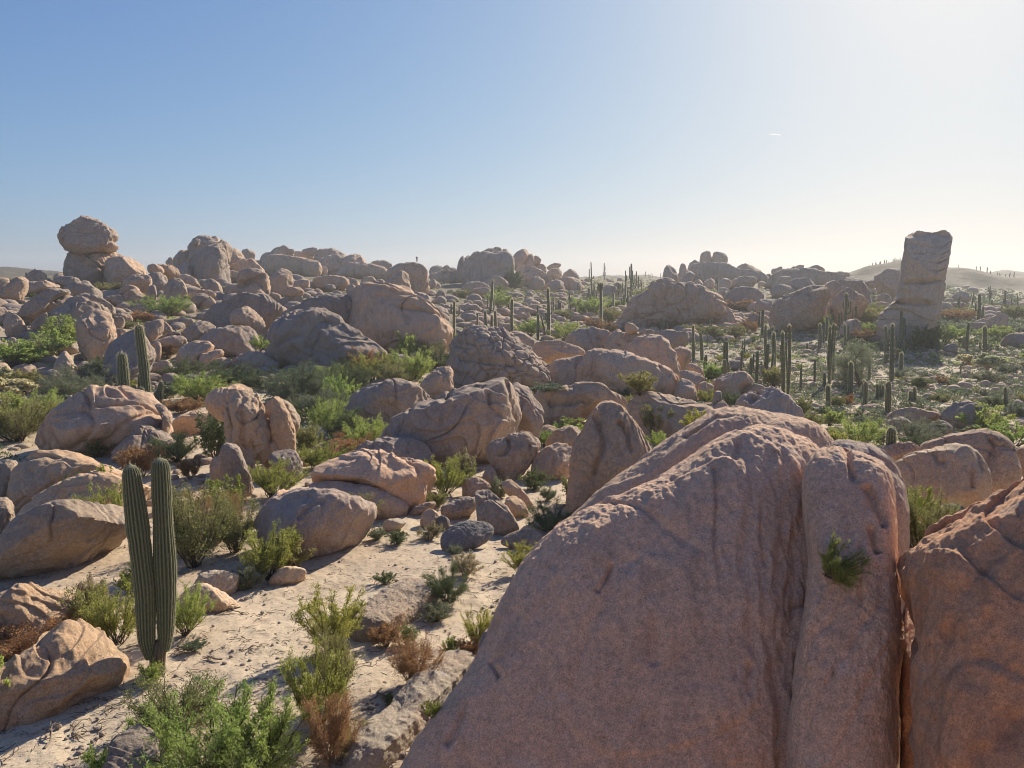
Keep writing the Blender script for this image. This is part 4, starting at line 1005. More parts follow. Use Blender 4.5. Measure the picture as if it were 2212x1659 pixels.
# ================================================================ foliage
def rand_rot_quads(cent, size, r, aspect=0.45, dirs=None):
    n = len(cent)
    d = r.normal(size=(n, 3)) if dirs is None else dirs + 0.5 * r.normal(size=(n, 3))
    d /= np.linalg.norm(d, axis=1)[:, None] + 1e-9
    s = np.cross(d, r.normal(size=(n, 3))); s /= np.linalg.norm(s, axis=1)[:, None] + 1e-9
    a = d * (size * 0.5)[:, None]; b = s * (size * 0.5 * aspect)[:, None]
    V = np.stack([cent - a, cent + b, cent + a, cent - b], 1).reshape(-1, 3)
    F = np.arange(4 * n).reshape(n, 4)
    return V, F

def tube(path, rad, sides=4):
    path = np.asarray(path, float); n = len(path)
    tg = np.gradient(path, axis=0); tg /= np.linalg.norm(tg, axis=1)[:, None] + 1e-9
    up = np.array([0.31, 0.17, 0.93]); s = np.cross(tg, up); s /= np.linalg.norm(s, axis=1)[:, None] + 1e-9
    q = np.cross(tg, s)
    a = np.linspace(0, 2 * math.pi, sides, endpoint=False)
    V = path[:, None, :] + np.asarray(rad)[:, None, None] * (np.cos(a)[None, :, None] * s[:, None, :] + np.sin(a)[None, :, None] * q[:, None, :])
    idx = np.arange(n * sides).reshape(n, sides); nx = np.roll(idx, -1, 1)
    F = np.stack([idx[:-1], nx[:-1], nx[1:], idx[1:]], -1).reshape(-1, 4)
    return V.reshape(-1, 3), F

def cat_parts(parts):
    V = []; F = []; o = 0
    for v, f in parts:
        V.append(v); F.append(f + o); o += len(v)
    return np.concatenate(V), np.concatenate(F)

def bush_geo(kind, seed, lod):
    """returns (stems V,F), (leaves V,F) for a bush 1 m high and about 1 m wide"""
    r = np.random.default_rng(seed)
    ns, nt, nl = {0: (30, 11, 44), 1: (24, 8, 28), 2: (14, 6, 16)}[lod]
    lsz = {0: 0.024, 1: 0.05, 2: 0.10}[lod]
    tall = {'G': 0.95, 'Y': 0.8, 'D': 0.7, 'S': 0.6, 'O': 0.75, 'W': 0.7, 'P': 0.7, 'K': 0.85}[kind]
    stems = []; C_ = []; Dr = []
    for i in range(ns):
        az = r.uniform(0, 2 * math.pi); tl = r.uniform(0.05, 1.0) ** 0.7 * (0.95 if kind in 'SDWP' else 0.75)
        L = r.uniform(0.7, 1.05) * (1 - 0.25 * tl)
        k = 7; s = np.linspace(0, 1, k)
        bend = r.uniform(0.1, 0.5)
        ang = tl * (1 - bend * s * 0.6)
        dx = np.sin(ang * 1.15); dz = np.cos(ang * 1.15)
        st = L / (k - 1)
        rr = np.concatenate([[0], np.cumsum(dx[1:] * st)]); zz = np.concatenate([[0], np.cumsum(dz[1:] * st)])
        wob = np.cumsum(r.normal(size=(k, 2)) * 0.018, 0)
        path = np.stack([rr * math.cos(az) + wob[:, 0], rr * math.sin(az) + wob[:, 1], zz], 1)
        path[:, :2] += r.normal(size=2) * 0.025
        stems.append(tube(path, np.linspace(0.011, 0.004, k), 3))
        for j in range(nt):
            f = r.uniform(0.32, 1.0); q = f * (k - 1); qi = min(int(q), k - 2)
            p0 = path[qi] + (path[qi + 1] - path[qi]) * (q - qi)
            d = (path[qi + 1] - path[qi]); d /= np.linalg.norm(d)
            d = d * (1.0 if kind in 'GY' else 0.5) + r.normal(size=3) * 0.55 + np.array([0, 0, 0.25]); d /= np.linalg.norm(d)
            l2 = r.uniform(0.10, 0.24) * (1.15 - 0.4 * f)
            p1 = p0 + d * l2
            if lod < 2: stems.append(tube([p0, (p0 + p1) / 2 + r.normal(size=3) * 0.01, p1], [0.004, 0.003, 0.0015], 3))
            u = r.uniform(0.1, 1.1, nl)
            sp = 0.018 if kind in 'GY' else 0.03
            C_.append(p0 + (p1 - p0) * u[:, None] + r.normal(size=(nl, 3)) * sp)
            Dr.append(np.tile(d, (nl, 1)))
    Cn = np.concatenate(C_); Dn = np.concatenate(Dr)
    keep = Cn[:, 2] > 0.03; Cn = Cn[keep]; Dn = Dn[keep]
    sz = lsz * r.uniform(0.6, 1.3, len(Cn))
    asp = 0.35 if kind in 'GOW' else 0.55
    V, F = rand_rot_quads(Cn, sz * (1.25 if kind in 'GOW' else 1), r, asp, Dn)
    S = cat_parts(stems)
    mx = V[:, 2].max(); wx = np.percentile(np.abs(V[:, :2]), 98) * 2
    for X in (V, S[0]):
        X[:, 2] /= mx; X[:, :2] /= wx
    return S, (V, F)

def cholla_geo(seed, lod):
    r = np.random.default_rng(seed); parts = []; cl = []
    def grow(p, d, L, rad, depth):
        q = p + d * L
        parts.append(tube([p, (p + q) / 2, q], [rad, rad, rad * 0.8], 5))
        if depth > 1:
            k = 260 if lod == 0 else 60
            u = r.uniform(0, 1.05, k)
            dv = r.normal(size=(k, 3)); dv /= np.linalg.norm(dv, axis=1)[:, None]
            cl.append(p + (q - p) * u[:, None] + dv * (rad * 1.7))
        if depth < 4:
            for _ in range(r.integers(2, 5)):
                nd = d + r.normal(size=3) * 0.85 + np.array([0, 0, 0.25]); nd /= np.linalg.norm(nd)
                grow(q, nd, L * r.uniform(0.6, 0.8), rad * 0.92, depth + 1)
    grow(np.zeros(3), np.array([0, 0, 1.0]), 0.34, 0.035, 0)
    Cn = np.concatenate(cl)
    V, F = rand_rot_quads(Cn, np.full(len(Cn), 0.022 if lod == 0 else 0.045), r, 0.5)
    S = cat_parts(parts)
    mx = V[:, 2].max(); wx = np.percentile(np.abs(V[:, :2]), 98) * 2
    for X in (V, S[0]): X[:, 2] /= mx; X[:, :2] /= wx
    return S, (V, F)

_bm = {}
NVAR = {0: 2, 1: 3, 2: 4}
def bush_meshes(kind, lod, var):
    key = (kind, lod, var)
    if key not in _bm:
        S, L = (cholla_geo if kind == 'P' else lambda s, l: bush_geo(kind, s, l))(hash_str(kind) % 999 + 31 * var + 7 * lod, lod)
        if lod < 2:
            _bm[key] = (new_mesh('stems', S[0], S[1], [M['twig' if kind in 'OWP' else 'bark']]),
                        new_mesh('foliage', L[0], L[1], [M[kind]], False))
        else:
            V = np.concatenate([S[0], L[0]]); F = np.concatenate([S[1], L[1] + len(S[0])])
            mi = np.concatenate([np.zeros(len(S[1])), np.ones(len(L[1]))])
            _bm[key] = new_mesh('shrub', V, F, [M['bark'], M[kind]], False, mi)
    return _bm[key]

KNAME = {'G': ('creosote_bush', 'bush'), 'Y': ('leafy_bush', 'bush'), 'D': ('dark_bush', 'bush'), 'S': ('sage_shrub', 'shrub'),
         'O': ('dry_bush', 'bush'), 'W': ('dry_grass_tuft', 'grass tuft'), 'P': ('cholla_cactus', 'cactus'), 'K': ('leafy_bush', 'bush')}
_bc = [0]
def put_bush(kind, p, w, h, lod, label, group=None, rz=None):
    _bc[0] += 1
    r = np.random.default_rng(_bc[0] * 13 + 5)
    var = int(r.integers(NVAR[lod]))
    nm, cat = KNAME[kind]
    ms = bush_meshes(kind, lod, var)
    if lod < 2:
        root = link(nm, None, None, tuple(p))
        root.empty_display_size = 0.1
        link('stems', ms[0], root); link('foliage', ms[1], root)
    else:
        root = link(nm, ms, None, tuple(p))
    root.scale = (w, w, h)
    root.rotation_euler = (0, 0, r.uniform(0, 6.28) if rz is None else rz)
    tag(root, label, cat, group)
    return root

def surf_point(X, Y):
    """the nearest rock surface met by the sight line through a picture point"""
    from mathutils import Vector as Vc
    dg = bpy.context.evaluated_depsgraph_get()
    d = ray(X, Y); d = d / np.linalg.norm(d)
    hitb, loc, *_ = SC.ray_cast(dg, Vc((0, 0, CAM_Z)), Vc(d))
    return np.array(loc) if hitb else foot(X, Y)[0]

BUSHES = []
def run_bushes(text):
    for ln in text.strip().splitlines():
        ln = ln.strip()
        if not ln or ln[0] == '#': continue
        tg, nums, kind, label = [q.strip() for q in ln.split('|')[:4]]
        ex = ln.split('|')[4].strip() if ln.count('|') > 3 else ''
        x, yb, w, h = [float(v) for v in nums.split()]
        X, Y = tp(tg, x, yb); s = TILE[tg][2]; w /= s; h /= s
        if ex == 'S':
            p = surf_point(X, Y); R = math.hypot(p[0], p[1])
        elif ex:                      # a bush that stands on or between rocks at a given range
            R = float(ex); p = at_range(X, Y, R)
        else:
            p, R = foot(X, Y)
        m = R / math.cos(math.atan((X - 1106) / FPX)) / FPX * 1.0
        lod = 0 if w > 75 else (1 if w > 24 else 2)
        if kind == 'P': lod = min(lod, 1)
        p[2] -= 0.04 * h * m
        bo = put_bush(kind, p, w * m * 1.08, h * m * 1.1, lod, label)
        if 'in the crack' in label: bo.rotation_euler = (0.75, 0.15, 0.2)
        BUSHES.append((p[0], p[1], w * m * 0.5))
        FOOT.append((p[0], p[1], w * m * 0.4, w * m * 0.4))

run_bushes('''
# tile | x, ground y, width, height | kind | label | range in metres when it stands off the ground
B0|1340 1800 700 560|G|big bright green wispy bush at the bottom edge left of centre
B0|1700 1760 560 560|G|second bright green wispy bush at the bottom edge, right of the big one
B0|1000 1690 360 300|G|smaller green wispy bush at the bottom edge, left of the big one
B0|1150 1420 420 330|K|brown green leafy bush behind the bright green ones at the bottom
B0|690 1720 200 170|G|green sprig at the bottom edge near the dead branches
B0|-30 1360 220 330|G|bright green bush cut by the left edge beside the long tan boulder
B0|2060 1420 380 560|Y|tall open yellow green bush with dark stems in the lower middle
B0|2150 900 400 420|Y|leafy green bush above the tall open one, by the long tan boulder
B1|-40 1240 240 520|K|olive twiggy bush beside the tall open one
B0|2140 1640 330 500|O|brown dry stems below the tall open bush
B0|760 870 260 330|Y|green bush just left of the double cactus base
B0|1200 800 250 290|G|small green bush just right of the double cactus
B0|540 800 190 270|K|olive bush between the crusty boulder and the double cactus
B0|560 640 180 180|W|white flowered tuft beside the crusty boulder
B0|120 960 380 200|O|dry brown scrub on the gravel between the two tan boulders at left
B0|975 1110 130 120|G|little green tuft at the foot of the double cactus
B0|1260 910 110 90|S|tiny grey shrub on the sand right of the cactus base
B0|870 560 140 180|Y|green leaves showing left of the double cactus above the sand
M0|700 1060 250 330|Y|green bush in front of the long low boulder, left of the cactus
M0|610 820 170 220|Y|green bush on the back of the smooth slab boulder, right one
M0|460 840 150 200|D|dark green bush on the back of the smooth slab boulder, left one
M0|200 760 130 150|K|small olive bush behind the smooth slab boulder at left
M0|1260 1190 330 480|K|large brown olive bush right of the double cactus
M0|1400 1040 330 330|O|rust brown bush behind the large olive one
M0|1530 1090 260 330|K|olive bush left of the smooth boulder by the path
M0|1450 870 220 260|Y|green bush below the knobbly pillar shaped rock
M0|1780 740 270 230|Y|leafy green bush in front of the pitted block
M0|1760 1270 330 330|Y|leafy green bush at the foot of the smooth boulder beside the path
M0|1900 1220 220 270|K|rusty green bush touching the leafy one beside the path
M0|1620 1330 140 160|S|grey green tuft under the leafy bush beside the path
M0|640 480 170 150|K|brown green bush at the foot of the cracked boulder complex
M0|930 600 200 170|O|rusty bush behind the left stem of the double cactus
M0|1230 620 120 140|O|dry reddish twigs in the gap right of the double cactus
M0|1150 500 260 170|D|dark grey green shrub right of the broken grey blocks
M0|1400 480 200 310|D|tall dark bush leaning on the tall leaning rock
M0|2080 560 290 170|Y|yellow bush at the foot of the smooth dome boulder
M0|2030 250 160 110|G|bright green bush beyond the thin upright fin
M0|2000 450 160 180|K|olive bush right of the thin upright fin
M0|110 380 280 220|K|yellow brown scrub at the left of the cracked boulder complex
M0|230 300 260 190|G|green bush left of the cracked boulder complex
M0|50 300 200 170|Y|yellow green bush at the left edge above the dome
M0|90 130 160 120|P|pale cholla cactus at the left edge, lower one
M0|20 60 110 120|P|pale cholla cactus at the left edge, upper one
M0|500 90 130 60|P|low pale cholla behind the cracked boulder complex
M0|290 150 80 60|P|tiny pale cholla left of the cracked boulder complex
M0|380 210 200 110|S|grey shrub behind the cracked boulder complex
M0|560 60 260 150|S|grey green shrub behind the shoulder of the cracked complex
M0|1290 110 260 160|G|green bush between the tall cacti and the leaning rocks
M0|1180 190 200 90|O|dry grass behind the low slab left of the leaning rocks
M0|1745 50 80 60|P|small pale cholla behind the leaning rocks, left one
M0|1860 90 110 90|P|small pale cholla behind the leaning rocks, right one
M0|1930 80 110 80|S|round grey shrub right of the small chollas
T0|560 830 0 0|x|SKIP
T1|-130 1420 300 260|S|grey shrub in the green thicket left of the dome boulders
T1|-300 1300 320 250|S|big dull green shrub below the large left centre boulders
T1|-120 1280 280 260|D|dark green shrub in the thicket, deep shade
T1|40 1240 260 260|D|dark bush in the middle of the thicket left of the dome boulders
T1|130 1140 200 200|O|brown bush below the large left centre boulders
T1|220 1170 260 200|Y|yellow green bush in the thicket left of the cracked central boulder
T1|330 1200 230 180|K|olive bush in the thicket left of the cracked central boulder
T1|440 1180 280 230|G|bright green bush in the thicket left of the cracked central boulder
T1|500 1130 200 130|G|green bush touching the dark split boulder
T1|410 1010 130 170|G|upright bright green bush against the largest left centre boulder
T1|650 1090 240 210|D|grey dark bush right of the upright bright green one
T1|740 960 90 110|Y|yellow bush at the right end of the largest left centre boulder
T1|540 1010 150 110|K|olive bush at the foot of the largest left centre boulder
T1|0 1360 220 240|G|green bush at the left side of the smooth dome boulder
T1|-70 1500 240 230|G|large green bush below the smooth dome boulder, left
T1|160 1600 270 220|G|green feathery bush in front of the smooth dome boulder
T1|30 1540 200 200|D|dark green bush in front of the smooth dome boulder, left
M1|90 500 330 160|O|rust brown scrub at the left foot of the whale backed ridge
M1|430 480 110 120|O|dry tan bush against the whale backed ridge
M1|870 470 220 190|Y|yellow green bush in front of the whale backed ridge
M1|940 420 110 150|K|tall thin olive bush in front of the whale backed ridge
M1|1060 350 100 90|G|small green sprig at the foot of the egg shaped boulder
M1|670 720 270 260|Y|bright yellow green bush beside the overhanging smooth boulder
M1|780 640 160 230|W|silver twigs rising behind the bright yellow green bush
M1|620 800 140 110|K|low olive scrub under the bright yellow green bush
M1|1320 410 140 110|G|green bush left of the pointed boulder
M1|1020 740 130 150|S|silver green shrub amid the small stone cluster
M1|1250 690 190 150|D|dark shrub below the dull grey boulder
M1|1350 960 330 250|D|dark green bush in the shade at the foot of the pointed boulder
M1|1400 980 80 120|O|pinkish dry plant at the edge of the giant boulder, lower
M1|1470 920 70 90|O|pinkish dry plant at the edge of the giant boulder, upper
M1|1700 700 200 130|O|orange dry bush on the foot of the pointed boulder
M1|1540 780 190 200|K|thin olive bush on the left foot of the pointed boulder
M1|1330 760 120 110|S|grey shrub in the gap below the dull grey boulder
M1|80 960 260 240|K|olive yellow bush against the smooth boulder beside the path
M1|230 1010 110 100|S|small grey green shrub at the foot of the smooth boulder
M1|360 1040 140 100|D|dark green shrub left of the dry grass tuft
M1|580 1010 160 120|W|dry straw tuft in front of the blue grey slab
M1|840 1070 110 60|S|low grey shrub on the sand, upper right
M1|730 1110 90 70|S|tiny grey sprout left of the low grey shrub
M1|280 1300 130 90|D|small round dark shrub alone on the open sand
M1|1190 1240 270 210|Y|green bush against the left flank of the giant boulder
M1|800 1250 200 190|W|dry pale tuft behind the dark round bush
M1|690 1430 260 290|D|dark green round bush beside the long tan boulder
M1|620 1540 190 140|S|grey twiggy shrub below the dark round bush
M1|20 1480 60 90|Y|x
B1|130 700 150 130|Y|small green shrub at the left end of the long tan boulder
B1|900 900 230 290|Y|green yellow bush by the foot of the giant boulder
B1|820 950 180 140|O|brown dry scrub in front of the green yellow bush
B1|470 1120 330 330|O|rust coloured dry bush in the lower middle
B1|300 880 200 150|O|orange dry bush below the long tan boulder
B1|420 860 160 130|K|olive green low bush below the long tan boulder
B1|720 930 150 110|Y|little green bush above the pale fin of rock
B1|330 1260 110 90|D|small dark shrub in the litter left of the pale fin
B1|590 1330 120 130|Y|yellow green tuft growing out behind the pale fin|S
B1|60 1560 260 200|K|olive scrub in the shade at the bottom, left of the pale fin
T1|1330 1220 210 60|S|grey green shrub on top of the low broad boulder|S
T1|1940 1245 180 160|K|olive bush in front of the loaf shaped boulder|S
T1|1850 1260 120 90|S|grey twigs beside the olive bush on the loaf shaped boulder|S
M2|70 330 160 170|Y|yellow green bush in front of the rounded grey boulder, right one|24
M1|2020 320 170 200|K|olive bush in front of the rounded grey boulder, left one|S
M1|2070 420 150 110|G|bright green bush left of the broad dome|24
M1|1860 200 90 130|K|thin bush between the pointed boulder and the low broad one
T2|150 1300 110 90|Y|yellow green bush among the narrow blocks
T2|30 1260 90 90|Y|small yellow bush below the round boulder of the loaf
T2|310 1340 120 120|D|dark bush left of the furrowed pink boulder
B2|930 400 260 240|Y|vivid green bush growing in the crack of the giant boulder|S
M2|1530 1110 260 360|K|olive bush with dry branches in the gap right of the giant boulder|13.5
M2|1490 860 180 170|Y|green tips of the bush in the gap, upper part|14.5
T0|430 905 180 130|G|bright green bush on the left slope under the flaking dome
T0|450 800 110 80|S|dull green bush above the bright one on the left slope
T0|320 985 200 110|G|green bush left of the large standing boulder
T0|100 1070 220 130|G|green bushes at the left edge below the flat slab
T0|280 1020 140 90|K|olive bush left of the low brown boulder
T0|200 1050 110 80|Y|yellow tipped bush near the left edge
T0|1070 740 250 120|G|dark leafy bush in the shade below the thumb shaped boulder
T0|900 770 120 60|O|orange brown shrub left of the dark leafy bush
T0|830 820 150 50|K|low olive scrub above the tip of the tall cactus
T0|700 590 130 60|K|small shrub under the pedestal boulder
T0|150 1230 180 110|K|olive brown bush near the left edge among grey slabs
T0|650 1150 180 120|D|dark shrub left of the dome behind the cacti
T0|470 1280 250 140|S|grey green shrub below the flat brown slab
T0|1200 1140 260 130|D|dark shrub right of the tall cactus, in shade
T0|1090 1010 150 90|O|brown twigs on the rocks right of the tall cactus
T0|1450 1180 300 140|D|grey dark thicket below the ribbed boulder, left part
T0|1720 1200 300 130|D|grey dark thicket below the ribbed boulder, middle part
T0|1950 1190 240 130|D|grey dark thicket below the ribbed boulder, right part
T0|1310 1300 260 160|G|green bush below the grey dark thicket
T0|1690 960 90 90|G|bright bush in the notch left of the ribbed boulder|72
T0|2130 1170 260 110|G|green bush under the lower right boulder of the left centre group
T0|2160 460 130 70|G|green bush on the ridge behind the second rock group
T0|1230 545 80 40|G|small green bush at the foot of the left summit
T0|1450 580 80 40|K|small olive bush above the split block boulder
T1|1030 680 160 110|G|bright green bush on the slope below the central massif
T1|1030 620 90 90|K|olive bush right of the long rounded slab
T1|780 620 120 60|K|olive scrub right of the round stones
T1|1480 900 240 130|G|large bright green spreading bush right of the candelabra, front
T1|1220 870 200 120|G|bright green spreading bush among the tall central cacti
T1|1600 740 190 130|G|deep green thicket right of centre below the candelabra cactus
T1|1660 700 120 80|G|green bush right of the deep green thicket
T1|1780 680 130 60|G|green bush on the slope beside the candelabra cactus
T1|1740 790 140 120|K|olive bush left of the wide cracked dome
T1|1640 840 110 100|O|red brown bush left of the wide cracked dome, left one
T1|1730 850 90 80|O|red brown bush at the left foot of the wide cracked dome
T1|1440 760 100 70|K|olive brown bush in the middle of the cactus slope
T1|1450 550 60 50|G|small bright bush under the skyline beaked rock
T1|1930 610 120 50|Y|pale yellow green bush at the foot of the candelabra cactus
T1|1290 510 150 120|D|x
T1|1120 560 110 140|D|dark thicket in the cleft of the central massif|300
T2|80 860 130 70|K|olive bush by the flat pale apron of the wide dome
T2|340 880 120 80|K|gold brown bush below the dark round stone, left
T2|430 850 120 90|O|rust brown bush below the dark round stone, right
T2|200 890 150 90|K|olive grey bush right of the pale apron
T2|360 700 180 70|O|brown shrub under the round block boulder
T2|430 680 90 50|K|olive shrub at the foot of the smooth low boulder
T2|900 820 90 80|G|round pale green bush in front of the tilted blocks
T2|1200 860 110 70|G|bright green bush left of the pillar foot
T2|1250 720 90 60|Y|small yellow green bush under the orange boulder
T2|1190 780 160 90|K|olive scrub on the slope left of the pillar
T2|1160 900 110 70|O|gold shrub below the bright green bush left of the pillar
T2|1700 910 190 90|G|green bush right of the pillar foot
T2|2030 880 130 60|G|green bush far right below the dark broad rock
T2|2140 760 100 70|K|olive bush at the right edge of the slope
T2|1790 770 160 60|O|rusty scrub on the slope right of the pillar
T2|1840 750 130 50|G|pale green scrub on the slope right of the pillar
T2|1600 950 160 130|D|dark bush in the shade at the right foot of the pillar
T2|1800 1100 110 85|P|glowing pale cholla right of the pillar, left one
T2|1970 1130 110 110|P|glowing pale cholla right of the pillar, right one
T2|2200 1110 60 50|P|pale cholla cut by the right edge
T2|170 1150 210 110|G|green bush behind the brown flat topped boulder
T2|240 1035 70 45|Y|small yellow bush on the scrub flat, left
T2|410 1020 60 45|Y|small yellow bush on the scrub flat, middle
T2|550 1050 60 50|Y|small yellow bush at the foot of the tapered cactus
T2|620 1020 50 45|Y|small yellow bush between the paired cacti
T2|600 1200 140 130|K|olive twiggy bush left of the two old cacti
T2|1000 1340 90 80|K|small bush beside the stubby front cactus
T2|1075 1320 70 70|O|small brown bush behind the stubby front cactus
T2|1510 1410 130 110|D|round dark green bush on the low striped slab
T2|1930 1490 190 140|G|green bush at the side of the big grey boulder
T2|1130 1600 260 180|G|green bush behind the crest of the split slab
T2|950 1450 130 100|G|feathery green bush left of the small round stone
T2|1200 1480 160 90|S|grey green shrub above the stubby cactus
T2|1480 1560 250 150|S|grey green shrub mass right of the stubby cactus
T2|1600 1500 180 80|S|grey shrub by the half covered rounded stone
T2|1500 1600 120 90|D|dark shrub beside the stubby cactus, right side
T2|1290 1570 110 100|S|dull shrub left of the stubby cactus, behind the split slab
T2|2140 1580 200 120|G|green bush at the right edge behind the smooth boulder
T2|830 1480 120 110|K|olive bush right of the furrowed pink boulder
T2|770 1400 110 130|K|olive gold bush at the right shoulder of the furrowed boulder
T2|1680 1300 110 50|K|low brown scrub on the right flat above the striped slab
T2|1270 1440 80 60|D|small dark shrub left of the low striped slab
T2|2010 1330 110 60|D|dark low shrub left of the barrel cactus
T2|2150 1390 110 70|S|grey green shrub at the right edge of the flat
T2|1530 1210 90 70|D|dark shrub on the sand behind the pair of short cacti
T2|1960 1170 150 60|S|grey shrub row on the right flat
T2|2100 1110 100 50|S|small grey shrub left of the cut off cholla
T2|1390 1140 100 50|S|grey green shrub by the tall armed cactus
'''.replace("T0|560 830 0 0|x|SKIP\n", '').replace("M1|20 1480 60 90|Y|x\n", '').replace("T1|1290 510 150 120|D|x\n", ''))

# a spreading open tree on the flat: trunk, limbs and a thin crown
def desert_tree(tg, x, yb, w, h, label):
    X, Y = tp(tg, x, yb); p, R = foot(X, Y); m = R / FPX / 3 * 1.05
    W, H = w * m, h * m
    r = np.random.default_rng(77); limbs = []; tips = []
    def grow(p0, d, L, rad, depth):
        k = 5; pts = [p0]
        for i in range(k):
            d = d + r.normal(size=3) * 0.16 + np.array([0, 0, 0.03]); d /= np.linalg.norm(d)
            pts.append(pts[-1] + d * L / k)
        limbs.append(tube(pts, np.linspace(rad, rad * 0.55, k + 1), 5))
        if depth >= 2: tips.append((np.array(pts), depth))
        if depth < 4:
            for _ in range(3 if depth else 5):
                nd = d + r.normal(size=3) * 0.7; nd[2] = abs(nd[2]) * 0.6; nd /= np.linalg.norm(nd)
                grow(pts[-1] if depth else pts[r.integers(1, 3)], nd, L * r.uniform(0.6, 0.85), rad * 0.55, depth + 1)
    grow(np.zeros(3), np.array([0.1, 0, 1.0]), H * 0.38, H * 0.035, 0)
    Cn = []
    for pts, dpt in tips:
        n = 130
        q = pts[r.integers(0, len(pts), n)]
        Cn.append(q + r.normal(size=(n, 3)) * H * 0.055)
    Cn = np.concatenate(Cn)
    V, F = rand_rot_quads(Cn, np.full(len(Cn), 0.12), r, 0.4)
    S = cat_parts(limbs)
    sx = W / (np.percentile(np.abs(V[:, :2]), 98) * 2); sz = H / V[:, 2].max()
    for Q in (V, S[0]): Q[:, :2] *= sx; Q[:, 2] *= sz
    root = link('desert_tree', None, None, tuple(p)); tag(root, label, 'tree')
    link('trunk', new_mesh('trunk', S[0], S[1], [M['bark']]), root)
    link('crown', new_mesh('crown', V, F, [M['S']], False), root)
    FOOT.append((p[0], p[1], W * .2, W * .2))
desert_tree('T2', 1140, 1200, 330, 290, 'open spreading desert tree with dark bent limbs among the cacti on the flat')
desert_tree('T2', 1440, 760 + 300, 1, 1, 'x') if False else None

# ================================================================ cacti
def column_geo(path, rad, ribs, spr):
    """ribbed column following path; rad at each station; returns V, F, rib value, tip value"""
    path = np.asarray(path, float); n = len(path); sides = ribs * spr
    tg = np.gradient(path, axis=0); tg /= np.linalg.norm(tg, axis=1)[:, None] + 1e-9
    s = np.cross(tg, np.array([0.05, 1, 0.02])); s /= np.linalg.norm(s, axis=1)[:, None]
    q = np.cross(tg, s)
    a = np.linspace(0, 2 * math.pi, sides, endpoint=False)
    cr = np.abs(np.cos(a * ribs / 2)) ** 0.7
    rr = np.asarray(rad)[:, None] * (0.80 + 0.21 * cr)[None, :]
    V = path[:, None, :] + rr[:, :, None] * (np.cos(a)[None, :, None] * s[:, None, :] + np.sin(a)[None, :, None] * q[:, None, :])
    V = V.reshape(-1, 3)
    idx = np.arange(n * sides).reshape(n, sides); nx = np.roll(idx, -1, 1)
    F = np.stack([idx[:-1], nx[:-1], nx[1:], idx[1:]], -1).reshape(-1, 4)
    ribv = np.tile(cr ** 5, n)
    L = np.concatenate([[0], np.cumsum(np.linalg.norm(np.diff(path, axis=0), axis=1))]); L /= L[-1]
    tipv = np.repeat(sstep(L, 0.975, 1.0) * 0.8, sides)
    V = np.concatenate([V, path[-1:] + tg[-1] * 0.0])
    top = idx[-1]; c = len(V) - 1
    F2 = np.stack([top, np.roll(top, -1), np.full(sides, c)], -1)
    return V, [F, F2], np.append(ribv, 0.5), np.append(tipv, 0.8)

def profile(L, r, neck=0.75, base=0.8, n=26, seed=0):
    s = np.concatenate([np.linspace(0, 1 - 1.1 * r / L, n)[:-1], 1 - 1.1 * r / L * np.cos(np.linspace(0, math.pi / 2, 8))]) if L > 2.5 * r else 1 - np.cos(np.linspace(0, math.pi / 2, n))
    rad = np.interp(s, [0, 0.12, 0.45, 0.8, 1], [base, base * 0.5 + 0.5, 1, 0.5 + neck * 0.5, neck]) * r
    endd = (1 - s) * L / (1.1 * r)
    cap = np.sqrt(np.clip(1 - (1 - np.clip(endd, 0, 1)) ** 2, 0.0, 1))
    rr = np.random.default_rng(seed)
    wob = 1 + 0.045 * np.interp(s, np.linspace(0, 1, 7), rr.normal(size=7)) - 0.05 * np.exp(-((s - rr.uniform(.3, .5)) / .02) ** 2) - 0.06 * np.exp(-((s - rr.uniform(.55, .8)) / .018) ** 2)
    return s, rad * np.maximum(cap, 0.02) * wob

def column_mesh(nm, path, r, neck, ribs, spr, seed, base=0.8, n=26):
    path = np.asarray(path, float)
    seg = np.linalg.norm(np.diff(path, axis=0), axis=1); cl = np.concatenate([[0], np.cumsum(seg)]); L = cl[-1]
    s, rad = profile(L, r, neck, base, n, seed)
    # smooth path
    fine = np.linspace(0, 1, 60); P = np.stack([np.interp(fine, cl / L, path[:, k]) for k in range(3)], 1)
    for _ in range(6): P[1:-1] = (P[:-2] + 2 * P[1:-1] + P[2:]) / 4
    P = np.stack([np.interp(s, fine, P[:, k]) for k in range(3)], 1)
    V, F, rib, tip = column_geo(P, rad, ribs, spr)
    me = new_mesh(nm, V, F, [M['cactus']])
    for an, vals in (('rib', rib), ('tip', tip)):
        at = me.attributes.new(an, 'FLOAT', 'POINT'); at.data.foreach_set('value', vals.astype(np.float32))
    return me

def add_spines(obj, length, n, seed=0):
    """pale spines standing out along the ribs of a column, one mesh under that column"""
    me = obj.data; k = len(me.vertices)
    co = np.empty(k * 3, np.float32); me.vertices.foreach_get('co', co); co = co.reshape(-1, 3).astype(float)
    nr = np.empty(k * 3, np.float32); me.vertices.foreach_get('normal', nr); nr = nr.reshape(-1, 3).astype(float)
    rb = np.empty(k, np.float32); me.attributes['rib'].data.foreach_get('value', rb)
    r = np.random.default_rng(seed)
    pick = np.nonzero(rb > 0.4)[0]; pick = r.choice(pick, n)
    d = nr[pick] + r.normal(size=(n, 3)) * 0.55; d /= np.linalg.norm(d, axis=1)[:, None]
    p = co[pick] + r.normal(size=(n, 3)) * np.array([0.2, 0.2, 1.0]) * length * 0.9
    V, F = rand_rot_quads(p + d * length * 0.45, np.full(n, length), r, 0.16, d * 4)
    link('spines', new_mesh('spines', V, F, [M['spine']], False), obj)['kind'] = 'stuff'

